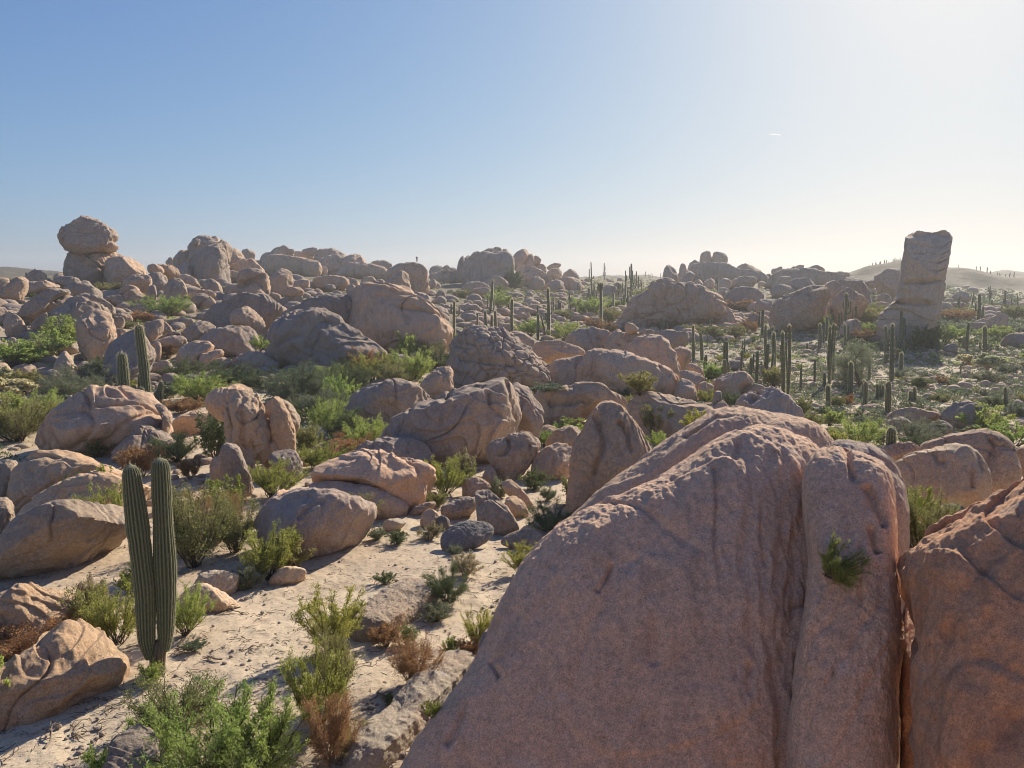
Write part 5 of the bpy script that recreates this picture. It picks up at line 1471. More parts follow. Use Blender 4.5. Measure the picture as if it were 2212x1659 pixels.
def cactus(tg, x, yt, yb, w, arms, label, xt=None, group=None, far=None, neck=0.72):
    """x = foot, yt/yb = top and ground y, w = width; arms = (x off, y join, elbow x, y top, width) in tile units"""
    s = TILE[tg][2]
    X, Y = tp(tg, x, yb); p, R = foot(X, Y)
    if far: R = far; p = at_range(X, Y, R)
    fwd = np.array([p[0], p[1]]) / math.hypot(p[0], p[1])
    yd = R * math.cos(math.atan2(p[0], p[1]))
    m = yd / (FPX * math.cos(PITCH)) / s * 1.0           # metres per tile unit at that depth
    corr = 1.0 / (math.cos(PITCH) - (829.5 - Y) / FPX * math.sin(PITCH) * 0 ) if False else 1.0
    def off(tx, ty):              # picture offset from the foot to a local point in the facing plane
        q = at_range(*tp(tg, tx, ty), R)
        d = q - at_range(X, Y, R)
        return np.array([d[0], d[1], d[2]])
    px_w = w / s / 2.16
    ribs, spr = (16, 6) if px_w > 12 else ((12, 4) if px_w > 5 else (8, 2))
    xt = x if xt is None else xt
    top = off(xt, yt)
    r = w * m / 2 * 1.15
    n = 26 if px_w > 5 else 12
    r2 = np.random.default_rng(hash_str(label) % 9999)
    mid = top * 0.5 + np.array([r2.normal() * 0.012, 0, 0]) * np.linalg.norm(top)
    root = link('cardon_cactus', None, None, tuple(p))
    tag(root, label, 'cactus', group)
    tk = link('trunk', column_mesh('trunk', [(0, 0, -0.3), mid, top], r, neck, ribs, spr, int(r2.integers(99)), 0.8, n), root)
    if px_w > 2.4: add_spines(tk, 0.3 * r, int(700 + 90 * (yb - yt) / w), 3)
    for (jx, jy, ex, ty, aw) in arms:
        j = off(jx, jy); e = off(ex, jy + 0.25 * (ex - jx) * 0 ); tt = off(ex, ty)
        dpt = r2.normal() * abs(ex - jx) * m * 0.6
        dv = np.array([fwd[0], fwd[1], 0]) * dpt
        e2 = e + dv; tt = tt + dv
        ao = link('arm', column_mesh('arm', [j, j * 0.35 + e2 * 0.65, e2 + (tt - e2) * 0.18, tt], aw * m / 2, 0.85, ribs, spr, 3, 0.7, n), root)
        if px_w > 2.4: add_spines(ao, 0.3 * aw * m / 2, 450, 4)
    return root

# the double cactus of the foreground: a woody foot and two leaning stems
pf, Rf = foot(*tp('B0', 1030, 1045))
root = link('double_cactus', None, None, tuple(pf)); tag(root, 'tall ribbed cactus with two thick stems on one woody foot, left foreground', 'cactus')
def offB(tx, ty): return at_range(*tp('B0', tx, ty), Rf) - at_range(*tp('B0', 1030, 1045), Rf)
mB = Rf * math.cos(math.atan2(pf[0], pf[1])) / (FPX * 0.99) / 3
k0 = column_mesh('woody_foot', [offB(1020, 1075), offB(1022, 950), offB(1030, 830)], 50 * mB, 1.0, 12, 4, 5, 1.0, 20)
k0.materials[0] = M['wood_base']; link('woody_foot', k0, root)
_st = link('stem', column_mesh('stem', [offB(985, 945), offB(950, 860), offB(940, 500), offB(905, 200), offB(880, 0), offB(843, -305)], 74 * mB, 0.70, 19, 8, 2, 0.55, 90), root); add_spines(_st, 0.03, 4500, 8)
_st = link('stem', column_mesh('stem', [offB(1060, 900), offB(1075, 800), offB(1075, 500), offB(1062, 200), offB(1052, 0), offB(1038, -347)], 70 * mB, 0.80, 19, 8, 4, 0.6, 90), root); add_spines(_st, 0.03, 4500, 9)
FOOT.append((pf[0], pf[1], .6, .6))

CACTI = [
 # left pair cluster behind the cracked complex
 ('T0', 955, 790, 1290, 56, [], 'tall slightly leaning cactus column behind the cracked boulder complex', 898),
 ('T0', 815, 972, 1290, 62, [(800, 1250, 718, 1148, 40)], 'shorter thick cactus with a side arm, left of the tall leaning column', 790),
 ('T0', 885, 1183, 1300, 34, [], 'short cactus finger just left of the tall leaning column, front', 862),
 ('T0', 908, 1108, 1290, 26, [], 'thin cactus finger rising behind the tall leaning column', 905),
 ('T0', 945, 1198, 1305, 34, [], 'short tilted cactus finger in front of the tall leaning column', 912),
 ('T0', 1010, 1220, 1300, 30, [], 'short cactus finger right of the tall leaning column, inner', 1012),
 ('T0', 1030, 1158, 1300, 34, [], 'slightly taller cactus finger right of the tall leaning column, outer', 1048),
 # central slope
 ('T1', 733, 637, 900, 17, [(733, 720, 712, 656, 10), (733, 735, 764, 662, 11)], 'cactus with two short raised arms at the right end of the largest left centre boulder', None),
 ('T1', 716, 840, 880, 14, [], 'very short cactus beside the one with two raised arms', None),
 ('T1', 882, 715, 810, 14, [], 'thin short cactus left of the trio on the central slope', None),
 ('T1', 940, 700, 880, 20, [], 'left cactus of the close trio above the cracked central boulder', 932),
 ('T1', 976, 728, 880, 18, [], 'middle and shortest cactus of the close trio', None),
 ('T1', 998, 700, 885, 20, [], 'right cactus of the close trio', None),
 ('T1', 962, 500, 740, 18, [(962, 690, 948, 600, 9), (965, 700, 990, 620, 10)], 'tall slender cactus with two side arms behind the close trio', 982),
 ('T1', 1107, 622, 870, 20, [(1107, 690, 1085, 655, 10)], 'straight tall cactus with one stub arm right of the trio', None),
 ('T1', 1275, 722, 890, 18, [], 'plain column left of the curved cactus', None),
 ('T1', 1345, 552, 880, 21, [(1345, 770, 1326, 712, 12), (1345, 720, 1366, 664, 11)], 'tallest cactus of the central slope, with arms on both sides', 1340),
 ('T1', 1330, 730, 880, 13, [], 'thin cactus bowed to the left next to the tallest central one', 1293),
 ('T1', 1686, 517, 830, 19, [(1682, 570, 1668, 520, 9), (1684, 570, 1692, 518, 9)], 'tall cactus with a clustered crown of arms right of centre', 1680),
 ('T1', 1712, 733, 800, 9, [], 'little cactus beside the foot of the one with a clustered crown', None),
 ('T1', 1858, 597, 800, 13, [(1858, 650, 1850, 618, 9)], 'slim cactus against the left flank of the wide cracked dome', None),
 ('T1', 1410, 627, 700, 13, [], 'short cactus above the tallest central one, right pair', None),
 ('T1', 1421, 645, 700, 10, [], 'smaller twin touching the short cactus right of the tallest one', None),
 ('T1', 1375, 612, 660, 9, [], 'small slim cactus left of the short pair on the slope', None),
 ('T1', 1478, 585, 640, 10, [], 'small cactus high on the slope under the rusty boulder', None),
 ('T1', 1500, 632, 672, 11, [], 'stubby small cactus right of the one under the rusty boulder', None),
 ('T1', 1655, 573, 645, 9, [], 'small slim cactus left of the clustered crown one', None),
 ('T1', 1610, 560, 640, 9, [], 'thin cactus below the tall forked skyline one', None),
 ('T1', 1595, 585, 640, 10, [], 'stub left of the thin cactus below the tall forked one', None),
 ('T1', 1765, 590, 690, 12, [], 'plain small cactus between the clustered crown one and the slim dome one', None),
 ('T1', 1743, 600, 640, 8, [], 'tiny cactus left of the plain small one', None),
 ('T1', 1767, 585, 640, 8, [], 'tiny cactus peeping over the plain small one', None),
 ('T1', 1796, 600, 640, 9, [], 'tiny dark cactus right of the plain small one', None),
 ('T1', 1620, 385, 580, 8, [(1620, 500, 1607, 430, 7), (1620, 490, 1636, 475, 8)], 'tall forked cactus breaking the skyline, the left one', 1618),
 ('T1', 1704, 388, 500, 7, [(1704, 470, 1697, 445, 4), (1704, 470, 1713, 445, 4), (1704, 440, 1710, 410, 4)], 'thin multi armed cactus breaking the skyline, the middle one', None),
 ('T1', 1876, 395, 610, 14, [(1876, 560, 1850, 470, 10), (1876, 550, 1842, 440, 8), (1876, 540, 1898, 470, 9), (1876, 560, 1912, 445, 9), (1876, 500, 1868, 415, 7), (1876, 530, 1888, 440, 8)], 'candelabra cactus with many upright arms on the skyline right of centre', 1880),
 ('T1', 1842, 505, 660, 11, [(1842, 600, 1838, 560, 7)], 'slim cactus just left below the candelabra', 1845),
 ('T1', 1948, 505, 575, 8, [], 'small cactus right of the candelabra', None),
 ('T1', 1998, 534, 575, 8, [], 'smaller cactus further right of the candelabra', None),
 ('T1', 2072, 750, 830, 11, [], 'left of three short cacti on the pale apron of the wide dome', None),
 ('T1', 2092, 756, 830, 11, [], 'middle of three short cacti on the pale apron of the wide dome', None),
 ('T1', 2110, 760, 830, 11, [], 'right of three short cacti on the pale apron of the wide dome', None),
 ('T1', 80, 404, 470, 8, [], 'small cactus by the pile topped skyline rock', None),
 ('T1', 1158, 785, 830, 7, [], 'tiny cactus right of the straight tall one', None),
 # far skyline left
 ('T0', 226, 418, 470, 9, [], 'small dark cactus above the rounded cap boulder, far left skyline', None),
 ('T0', 171, 450, 490, 10, [], 'stub cactus left of the rounded cap boulder', None),
 # right flat
 ('T2', 69, 795, 1035, 19, [], 'plain cactus column at the left of the right hand flat', None),
 ('T2', 538, 790, 1005, 19, [], 'cactus column behind the tapered one, right flat', None),
 ('T2', 584, 806, 960, 17, [], 'cactus peeping up behind the tapered one', None),
 ('T2', 592, 842, 1085, 25, [], 'tapered thick cactus column standing in the right flat', 590),
 ('T2', 655, 838, 1235, 24, [], 'left of the two old tall cacti with dark feet', 648),
 ('T2', 682, 792, 1255, 22, [], 'right and taller of the two old cacti with dark feet', 691),
 ('T2', 890, 782, 945, 21, [], 'column with a bright rim before the round pale green bush', None),
 ('T2', 952, 800, 1180, 19, [], 'left stem column of the big clump left of the spreading tree', 956),
 ('T2', 950, 786, 1175, 18, [], 'long leaning column of the big clump', 980),
 ('T2', 975, 792, 1150, 18, [], 'second leaning column of the big clump', 992),
 ('T2', 1055, 790, 945, 18, [], 'column below the many armed cactus, left of two', 1050),
 ('T2', 1073, 795, 910, 15, [], 'column below the many armed cactus, right of two', None),
 ('T2', 1057, 590, 840, 20, [(1057, 690, 1040, 637, 11), (1057, 700, 1073, 632, 12), (1057, 720, 1088, 636, 12), (1057, 790, 1013, 708, 13), (1057, 780, 1030, 703, 14)], 'many armed cactus in front of the tilted block boulders', 1062),
 ('T2', 855, 1018, 1185, 15, [], 'dark slim cactus left of the big clump', 857),
 ('T2', 918, 1105, 1215, 21, [], 'short cactus at the foot of the big clump', None),
 ('T2', 940, 1182, 1365, 31, [], 'stubby front cactus with a bright rim, left of the flat', 943),
 ('T2', 1085, 1032, 1255, 31, [], 'thick column in front of the spreading tree', 1090),
 ('T2', 1184, 1158, 1308, 27, [], 'front cactus of the overlapping pair right of the spreading tree', 1187),
 ('T2', 1172, 1150, 1260, 20, [], 'cactus hidden behind the front one of the overlapping pair', 1175),
 ('T2', 1262, 1175, 1275, 19, [], 'left of three short dark cacti in a row on the flat', None),
 ('T2', 1280, 1180, 1272, 15, [], 'middle of three short dark cacti in a row on the flat', None),
 ('T2', 1297, 1184, 1275, 17, [], 'right of three short dark cacti in a row on the flat', None),
 ('T2', 1328, 1158, 1375, 35, [], 'thick tapering cactus right of the three short dark ones', 1335),
 ('T2', 1478, 1220, 1295, 25, [], 'shorter of two small cacti on the right flat', None),
 ('T2', 1503, 1193, 1290, 24, [], 'taller of two small cacti on the right flat', None),
 ('T2', 1352, 788, 1175, 27, [(1352, 1030, 1320, 980, 18), (1355, 1020, 1392, 950, 18), (1355, 850, 1338, 822, 10)], 'tall armed cactus before the pillar with arms bent both ways', 1360),
 ('T2', 1416, 970, 1085, 24, [], 'short cactus right of the tall armed one', 1419),
 ('T2', 1315, 800, 1010, 20, [], 'shaded cactus left behind the tall armed one', None),
 ('T2', 1385, 860, 990, 14, [], 'shaded short cactus behind the tall armed one', None),
 ('T2', 1418, 700, 960, 20, [], 'shaded tall cactus standing against the pillar', None),
 ('T2', 1438, 880, 990, 12, [], 'shaded little cactus at the pillar foot', None),
 ('T2', 1952, 800, 1025, 25, [(1952, 955, 1926, 902, 13), (1955, 955, 1978, 915, 12), (1955, 965, 1997, 920, 12)], 'cactus with raised arms on both sides right of the pillar', 1958),
 ('T2', 1916, 590, 782, 19, [(1916, 700, 1898, 650, 13), (1916, 700, 1882, 688, 8)], 'tall cactus with a left arm on the slope right of the pillar', 1924),
 ('T2', 2088, 1196, 1335, 25, [], 'plain cactus near the right edge of the flat', 2091),
 ('T2', 2104, 1358, 1398, 36, [], 'barrel shaped cactus on the right flat', None),
 ('T2', 1350, 1455, 1640, 62, [], 'stubby cactus rising behind the pink boulders right of the split slab', 1353),
 ('T2', 1182, 568, 640, 15, [], 'small cactus on the big dome of the right ridge', None),
 ('T2', 692, 553, 600, 12, [], 'small cactus above the tilted block boulder', None),
 ('T2', 229, 482, 590, 9, [], 'slim cactus at the left end of the right ridge', None),
 ('T2', 213, 1033, 1085, 17, [], 'short dark cactus left of the dark low slab', None),
 ('T2', 1161, 883, 945, 16, [], 'short cactus below the gold shrub', None),
 ('T2', 806, 913, 955, 13, [], 'short cactus in the shade of the tilted block', None),
 ('T2', 18, 410, 550, 9, [(18, 530, 26, 505, 6)], 'tall thin cactus before the jagged rock of the right ridge', None),
 ('T2', 2090, 568, 695, 12, [(2090, 660, 2080, 625, 8)], 'tall cactus high on the far right slope', None),
 ('T2', 1990, 565, 650, 9, [(1990, 620, 1998, 575, 7)], 'forked cactus on the far right slope', None),
 ('T2', 2170, 600, 680, 10, [], 'slim cactus near the right edge of the slope', None),
 ('T2', 2130, 620, 690, 9, [], 'small cactus on the slope left of the slim edge one', None),
 ('T2', 1955, 738, 775, 9, [], 'tiny cactus right of the tall one with a left arm', None),
 ('T2', 1690, 700, 760, 10, [], 'tiny cactus touching the right side of the pillar', None),
]
for c in CACTI:
    tg, x, yt, yb, w, arms, label, xt = c
    cactus(tg, x, yt, yb, w, arms, label, xt, far=24.5 if 'stubby cactus rising' in label else None)

# ================================================================ scatter
SC_OK = []
_fa = [None, 0]
def clear_of(x, y, r, pad=0.7):
    if _fa[1] != len(FOOT):
        _fa[0] = np.array(FOOT); _fa[1] = len(FOOT)
    A = _fa[0]
    rr = np.maximum(A[:, 2], A[:, 3] * 0.8) * pad + r * 0.5
    return not np.any((x - A[:, 0]) ** 2 + (y - A[:, 1]) ** 2 < rr * rr)

def zone(az_px, R):
    """name a patch of the place by things one can find"""
    if R < 26: return 'on the pale sand in the foreground' if az_px < 1100 else 'in the gaps round the giant boulders'
    if az_px < 420: 
        return 'among the shrubs left of the cracked boulder complex' if R < 75 else ('on the boulder slope under the balanced rock' if R < 200 else 'on the ridge behind the balanced rock')
    if az_px < 1000:
        return 'in the thicket left of the dome boulders' if R < 75 else ('on the slope below the left summit massif' if R < 200 else 'on the ridge below the person')
    if az_px < 1500:
        return 'by the central boulder cluster' if R < 75 else ('on the cactus slope in the centre' if R < 200 else 'on the far slope under the central massif')
    if az_px < 1900:
        return 'on the flat before the spreading tree' if R < 110 else ('at the foot of the tilted block boulders' if R < 200 else 'on the right hand ridge')
    return 'on the flat right of the tall pillar' if R < 150 else 'on the far slope right of the pillar'

# extra shrubs, each its own object
KL = {'G': 'green bush', 'Y': 'yellow green bush', 'D': 'dark green bush', 'S': 'grey green shrub', 'O': 'rusty dry bush', 'W': 'straw coloured tuft', 'K': 'olive bush'}
r = np.random.default_rng(21)
cnt = 0
for _ in range(6000):
    if cnt >= 150: break
    X = r.uniform(-40, 2250) if r.random() < 0.6 else r.uniform(1400, 2250); Y = r.uniform(612, 1000) if r.random() < 0.85 else r.uniform(900, 1250)
    p, R = foot(X, Y)
    if R < 20 or R > 330: continue
    flat = X > 1500 and 750 < Y < 900
    w = r.uniform(1.2, 2.6) if not flat else r.uniform(0.9, 1.6)
    if not clear_of(p[0], p[1], w, 0.95): continue
    if X < 1100 and Y > 1000: continue
    kind = r.choice(list('GYDSOKW'), p=[.2, .08, .16, .26, .08, .17, .05])
    px = w / R * 759
    p[2] -= 0.05
    lod = 1 if px > 26 else 2
    z = zone(X, R)
    sz = 'small' if w < 1.5 else ('medium sized' if w < 2.1 else 'broad')
    put_bush(kind, p, w * 1.1, w * r.uniform(0.5, 0.85), lod, f'{sz} {KL[kind]} {z}', f'{KL[kind]}es {z}')
    FOOT.append((p[0], p[1], w * 0.5, w * 0.5)); cnt += 1

# more plain cacti of the stand, too alike to tell apart
r = np.random.default_rng(404)
CM = [column_mesh('trunk', [(0, 0, -0.04), (0.01, 0, 0.5), (0, 0.01, 1.0)], 0.052, 0.75, 10, 3, k, 0.8, 16) for k in range(3)]
AM = [column_mesh('arm', [(0, 0, z0), (0.10, 0, z0 - 0.01), (0.13, 0, z0 + 0.06), (0.13, 0, z1)], 0.03, 0.85, 8, 3, k, 0.7, 14) for k, (z0, z1) in enumerate([(0.35, 0.75), (0.42, 0.92), (0.3, 0.6)])]
cnt = 0
for _ in range(1800):
    if cnt >= 80: break
    a = cnt % 3
    X, Y = (r.uniform(1480, 1900), r.uniform(700, 850)) if a == 0 else ((r.uniform(1880, 2230), r.uniform(612, 760)) if a == 1 else (r.uniform(1130, 1440), r.uniform(600, 690)))
    p, R = foot(X, Y)
    if R > 360 or not clear_of(p[0], p[1], 0.6, 0.95): continue
    h = r.uniform(1.6, 5.5); z = zone(X, R)
    root = link('cardon_cactus', None, None, tuple(p)); tr = link('trunk', CM[cnt % 3], root)
    for _a in range(int(r.choice([0, 0, 1, 2, 3]))): ab = link('arm', AM[_a], root); ab.rotation_euler = (0, 0, r.uniform(0, 6.28))
    root.scale = (h * r.uniform(0.9, 1.5), h * 1.1, h); root.rotation_euler = (r.normal() * 0.03, r.normal() * 0.03, r.uniform(0, 6))
    tag(root, f'plain single cactus column {z}', 'cactus', f'plain cacti {z}')
    FOOT.append((p[0], p[1], 0.5, 0.5)); cnt += 1

# low desert scrub nobody could count
def scrub(n, seed, name, mat, xr, yr, wr, dens):
    r = np.random.default_rng(seed); Cn = []; Sz = []
    k = 0; tries = 0
    while k < n and tries < n * 4:
        tries += 1
        X = r.uniform(*xr); Y = r.uniform(*yr)
        d = ray(X, Y); 
        p, R = foot(X, Y, 800)
        if R > 790 or R < 24: continue
        if perlin(np.array([[p[0] * 0.07, p[1] * 0.07, seed]]))[0] < dens: continue
        if not clear_of(p[0], p[1], 0.5, 0.85): continue
        w = r.uniform(*wr); m = 34 if R < 130 else 16
        v = r.normal(size=(m, 3)); v /= np.linalg.norm(v, axis=1)[:, None]
        v *= r.uniform(0.4, 1, m)[:, None] ** 0.5
        v[:, 2] = np.abs(v[:, 2]) * 0.75
        Cn.append(p + v * w * 0.5 + np.array([0, 0, 0])); Sz.append(np.full(m, w * (0.2 if m == 34 else 0.32)))
        k += 1
    Cn = np.concatenate(Cn); Sz = np.concatenate(Sz)
    V, F = rand_rot_quads(Cn, Sz, r, 0.5)
    tag(link(name, new_mesh(name, V, F, [M[mat]], False)), 'low desert scrub covering the open ground', 'scrub', None, 'stuff')
scrub(5200, 5, 'desert_scrub', 'S', (1380, 2300), (620, 905), (0.5, 1.5), -0.8)
scrub(1500, 6, 'desert_scrub', 'D', (1000, 2300), (605, 860), (0.5, 1.6), -0.3)
scrub(1100, 7, 'desert_scrub', 'K', (-60, 2300), (604, 860), (0.5, 1.6), 0.0)
scrub(420, 8, 'desert_scrub', 'W', (-60, 2300), (640, 1000), (0.4, 0.9), -0.1)
scrub(600, 9, 'desert_scrub', 'G', (-60, 2300), (604, 800), (0.8, 2.0), 0.05)
scrub(700, 10, 'desert_scrub', 'D', (-60, 1100), (620, 1000), (0.5, 1.6), 0.0)

scrub(1100, 11, 'desert_scrub', 'S', (1820, 2320), (598, 720), (1.4, 3.6), -0.5)
scrub(700, 12, 'desert_scrub', 'D', (1820, 2320), (598, 760), (1.0, 3.2), -0.4)
scrub(500, 13, 'desert_scrub', 'K', (1050, 1560), (596, 660), (1.2, 3.2), -0.4)

# loose stones and rubble: one object per band
def stones(n, seed, xr, yr, wr, name, mat, label):
    r = np.random.default_rng(seed); S, F = cube_sphere(4); Vs = []; Fs = []; o = 0; k = 0; tries = 0
    while k < n and tries < n * 5:
        tries += 1
        X = r.uniform(*xr); Y = r.uniform(*yr); p, R = foot(X, Y, 500)
        if R > 480 or R < 9: continue
        w = r.uniform(0, 1) ** 2 * (wr[1] - wr[0]) + wr[0]
        if not clear_of(p[0], p[1], w * 0.3, 0.6): continue
        sc = w * 0.5 * np.array([r.uniform(0.7, 1.3), r.uniform(0.7, 1.2), r.uniform(0.4, 0.8)])
        a = r.uniform(0, 6.28); V = S * (1 + 0.13 * perlin(S * 1.3 + r.uniform(0, 99, 3)))[:, None] * sc
        V = np.stack([V[:, 0] * math.cos(a) - V[:, 1] * math.sin(a), V[:, 0] * math.sin(a) + V[:, 1] * math.cos(a), V[:, 2]], 1)
        Vs.append(V + p + np.array([0, 0, sc[2] * 0.3])); Fs.append(F + o); o += len(V); k += 1
    tag(link(name, new_mesh(name, np.concatenate(Vs), np.concatenate(Fs), [M[mat]])), label, 'stones', None, 'stuff')
stones(800, 31, (-80, 1150), (600, 700), (1.0, 5.0), 'loose_stones', 'far', 'jumble of countless boulders filling the gaps on the left ridge')
stones(600, 32, (-80, 1000), (690, 850), (0.5, 2.6), 'loose_stones', 'mid', 'loose stones between the boulders of the left slope')
stones(1000, 33, (1000, 1600), (600, 740), (0.8, 4.0), 'loose_stones', 'far', 'loose stones strewn over the central slope')
stones(420, 34, (1480, 2290), (600, 700), (1.0, 5.0), 'loose_stones', 'far', 'jumbled stones on the right ridge and far slope')
stones(1500, 35, (1450, 2290), (720, 920), (0.3, 1.4), 'loose_stones', 'mid', 'loose stones on the scrubby right flat')
stones(260, 36, (-80, 1200), (880, 1100), (0.2, 0.9), 'loose_stones', 'tan', 'loose stones between shrubs in the middle ground')
stones(1500, 37, (-80, 1150), (1130, 1700), (0.015, 0.13), 'pebbles', 'pale', 'scattered pebbles on the foreground sand')

# twig litter on the sand
r = np.random.default_rng(55); parts = []
for _ in range(2800):
    X = r.uniform(-60, 1100); Y = r.uniform(1130, 1720)
    if perlin(np.array([[X * 0.006, Y * 0.009, 3.3]]))[0] < -0.05 and r.random() < 0.8: continue
    p, R = foot(X, Y)
    if R > 30: continue
    a = r.uniform(0, 6.28); L = r.uniform(0.06, 0.32) * (2 if r.random() < 0.06 else 1); d = np.array([math.cos(a), math.sin(a), 0])
    b = np.array([-d[1], d[0], 0]) * r.normal() * L * 0.2
    parts.append(tube([p + [0, 0, .01], p + d * L / 2 + b + [0, 0, r.uniform(.01, .05)], p + d * L + [0, 0, .015]], [0.006, 0.007, 0.003], 3))
V, F = cat_parts(parts)
tag(link('twig_litter', new_mesh('twig_litter', V, F, [M['bark']])), 'dead twigs and litter strewn over the pale sand', 'litter', None, 'stuff')

def dead_branch(tg, x, y, size, seed, label, mat='twig'):
    p, R = foot(*tp(tg, x, y)); L = size / TILE[tg][2] * R / FPX
    r = np.random.default_rng(seed); parts = []
    def grow(p0, d, L, rad, k):
        pts = [p0]
        for i in range(5):
            d = d + r.normal(size=3) * np.array([.35, .35, .2]); d[2] *= 0.6; d /= np.linalg.norm(d); pts.append(pts[-1] + d * L / 5)
        for q in pts: q[2] = max(q[2], 0.01)
        parts.append(tube(pts, np.linspace(rad, rad * 0.4, 6), 5))
        if k < 3:
            for _ in range(3): grow(pts[r.integers(1, 5)].copy(), d + r.normal(size=3) * 0.8, L * 0.55, rad * 0.55, k + 1)
    a = r.uniform(0, 6.28)
    grow(np.array([0, 0, 0.02]), np.array([math.cos(a), math.sin(a), 0.25]), L * 0.7, L * 0.03, 0)
    V, F = cat_parts(parts)
    tag(link('dead_branch', new_mesh('dead_branch', V, F, [M[mat]]), None, tuple(p)), label, 'branch')
dead_branch('B0', 1440, 970, 190, 1, 'forked dark stick standing on the sand right of the cactus foot', 'bark')
dead_branch('B0', 680, 1300, 180, 2, 'bleached broken stub below the long tan boulder')
dead_branch('B0', 290, 1540, 260, 3, 'silvery dead branch in the bottom left corner')
dead_branch('B0', 1390, 670, 240, 4, 'heap of dark dead wood beside the low humped rock', 'bark')
dead_branch('B0', 1640, 880, 200, 5, 'dark stick lying on the sand in front of the tall open bush', 'bark')
dead_branch('B1', 260, 1160, 300, 6, 'grey fallen branch left of the pale fin of rock')
dead_branch('B1', 1020, 580, 180, 7, 'dark twigs at the foot of the giant boulder', 'bark')
dead_branch('B0', 640, 740, 220, 8, 'pale thin twigs between the crusty boulder and the cactus')
dead_branch('B0', 480, 1420, 170, 9, 'dark clump of dead roots below the long tan boulder', 'bark')
dead_branch('B0', 1150, 880, 200, 10, 'long dark stick leaning beside the woody cactus foot', 'bark')

# tiny cacti on the far hills
r = np.random.default_rng(91)
mesh0 = column_mesh('trunk', [(0, 0, 0), (0, 0, 3), (0, 0, 6)], 0.42, 0.8, 8, 2, 1, 0.9, 8)
dg = bpy.context.view_layer
HC = [(1720 + 18 * i + r.uniform(-8, 8), 'on the hill crest right of the pillar') for i in range(0)]
for i in range(46):
    if i < 20: X = r.uniform(1870, 1945); z = 'spiking the hill crest left of the pillar'; Rh = 550
    elif i < 34: X = r.uniform(2045, 2200); z = 'spiking the hill crest right of the pillar'; Rh = 550
    else: X = r.uniform(1270, 1480); z = 'spiking the low horizon right of centre'; Rh = 780
    if i < 20: Yc = np.interp(X, [1840, 1880, 1950], [590, 578, 563])
    elif i < 34: Yc = np.interp(X, [2045, 2080, 2110, 2160, 2200], [577, 575, 583, 596, 600])
    else: Yc = np.interp(X, [1260, 1350, 1420, 1480], [599, 596, 598, 600])
    p = at_range(X, Yc + 3, Rh)
    o = link('cardon_cactus', mesh0, None, tuple(p)); s = r.uniform(0.5, 1.1) * (0.62 if Rh < 600 else 1); o.scale = (s * 1.1, s * 1.1, s)
    tag(o, f'tiny distant cactus {z}', 'cactus', f'cacti {z}')

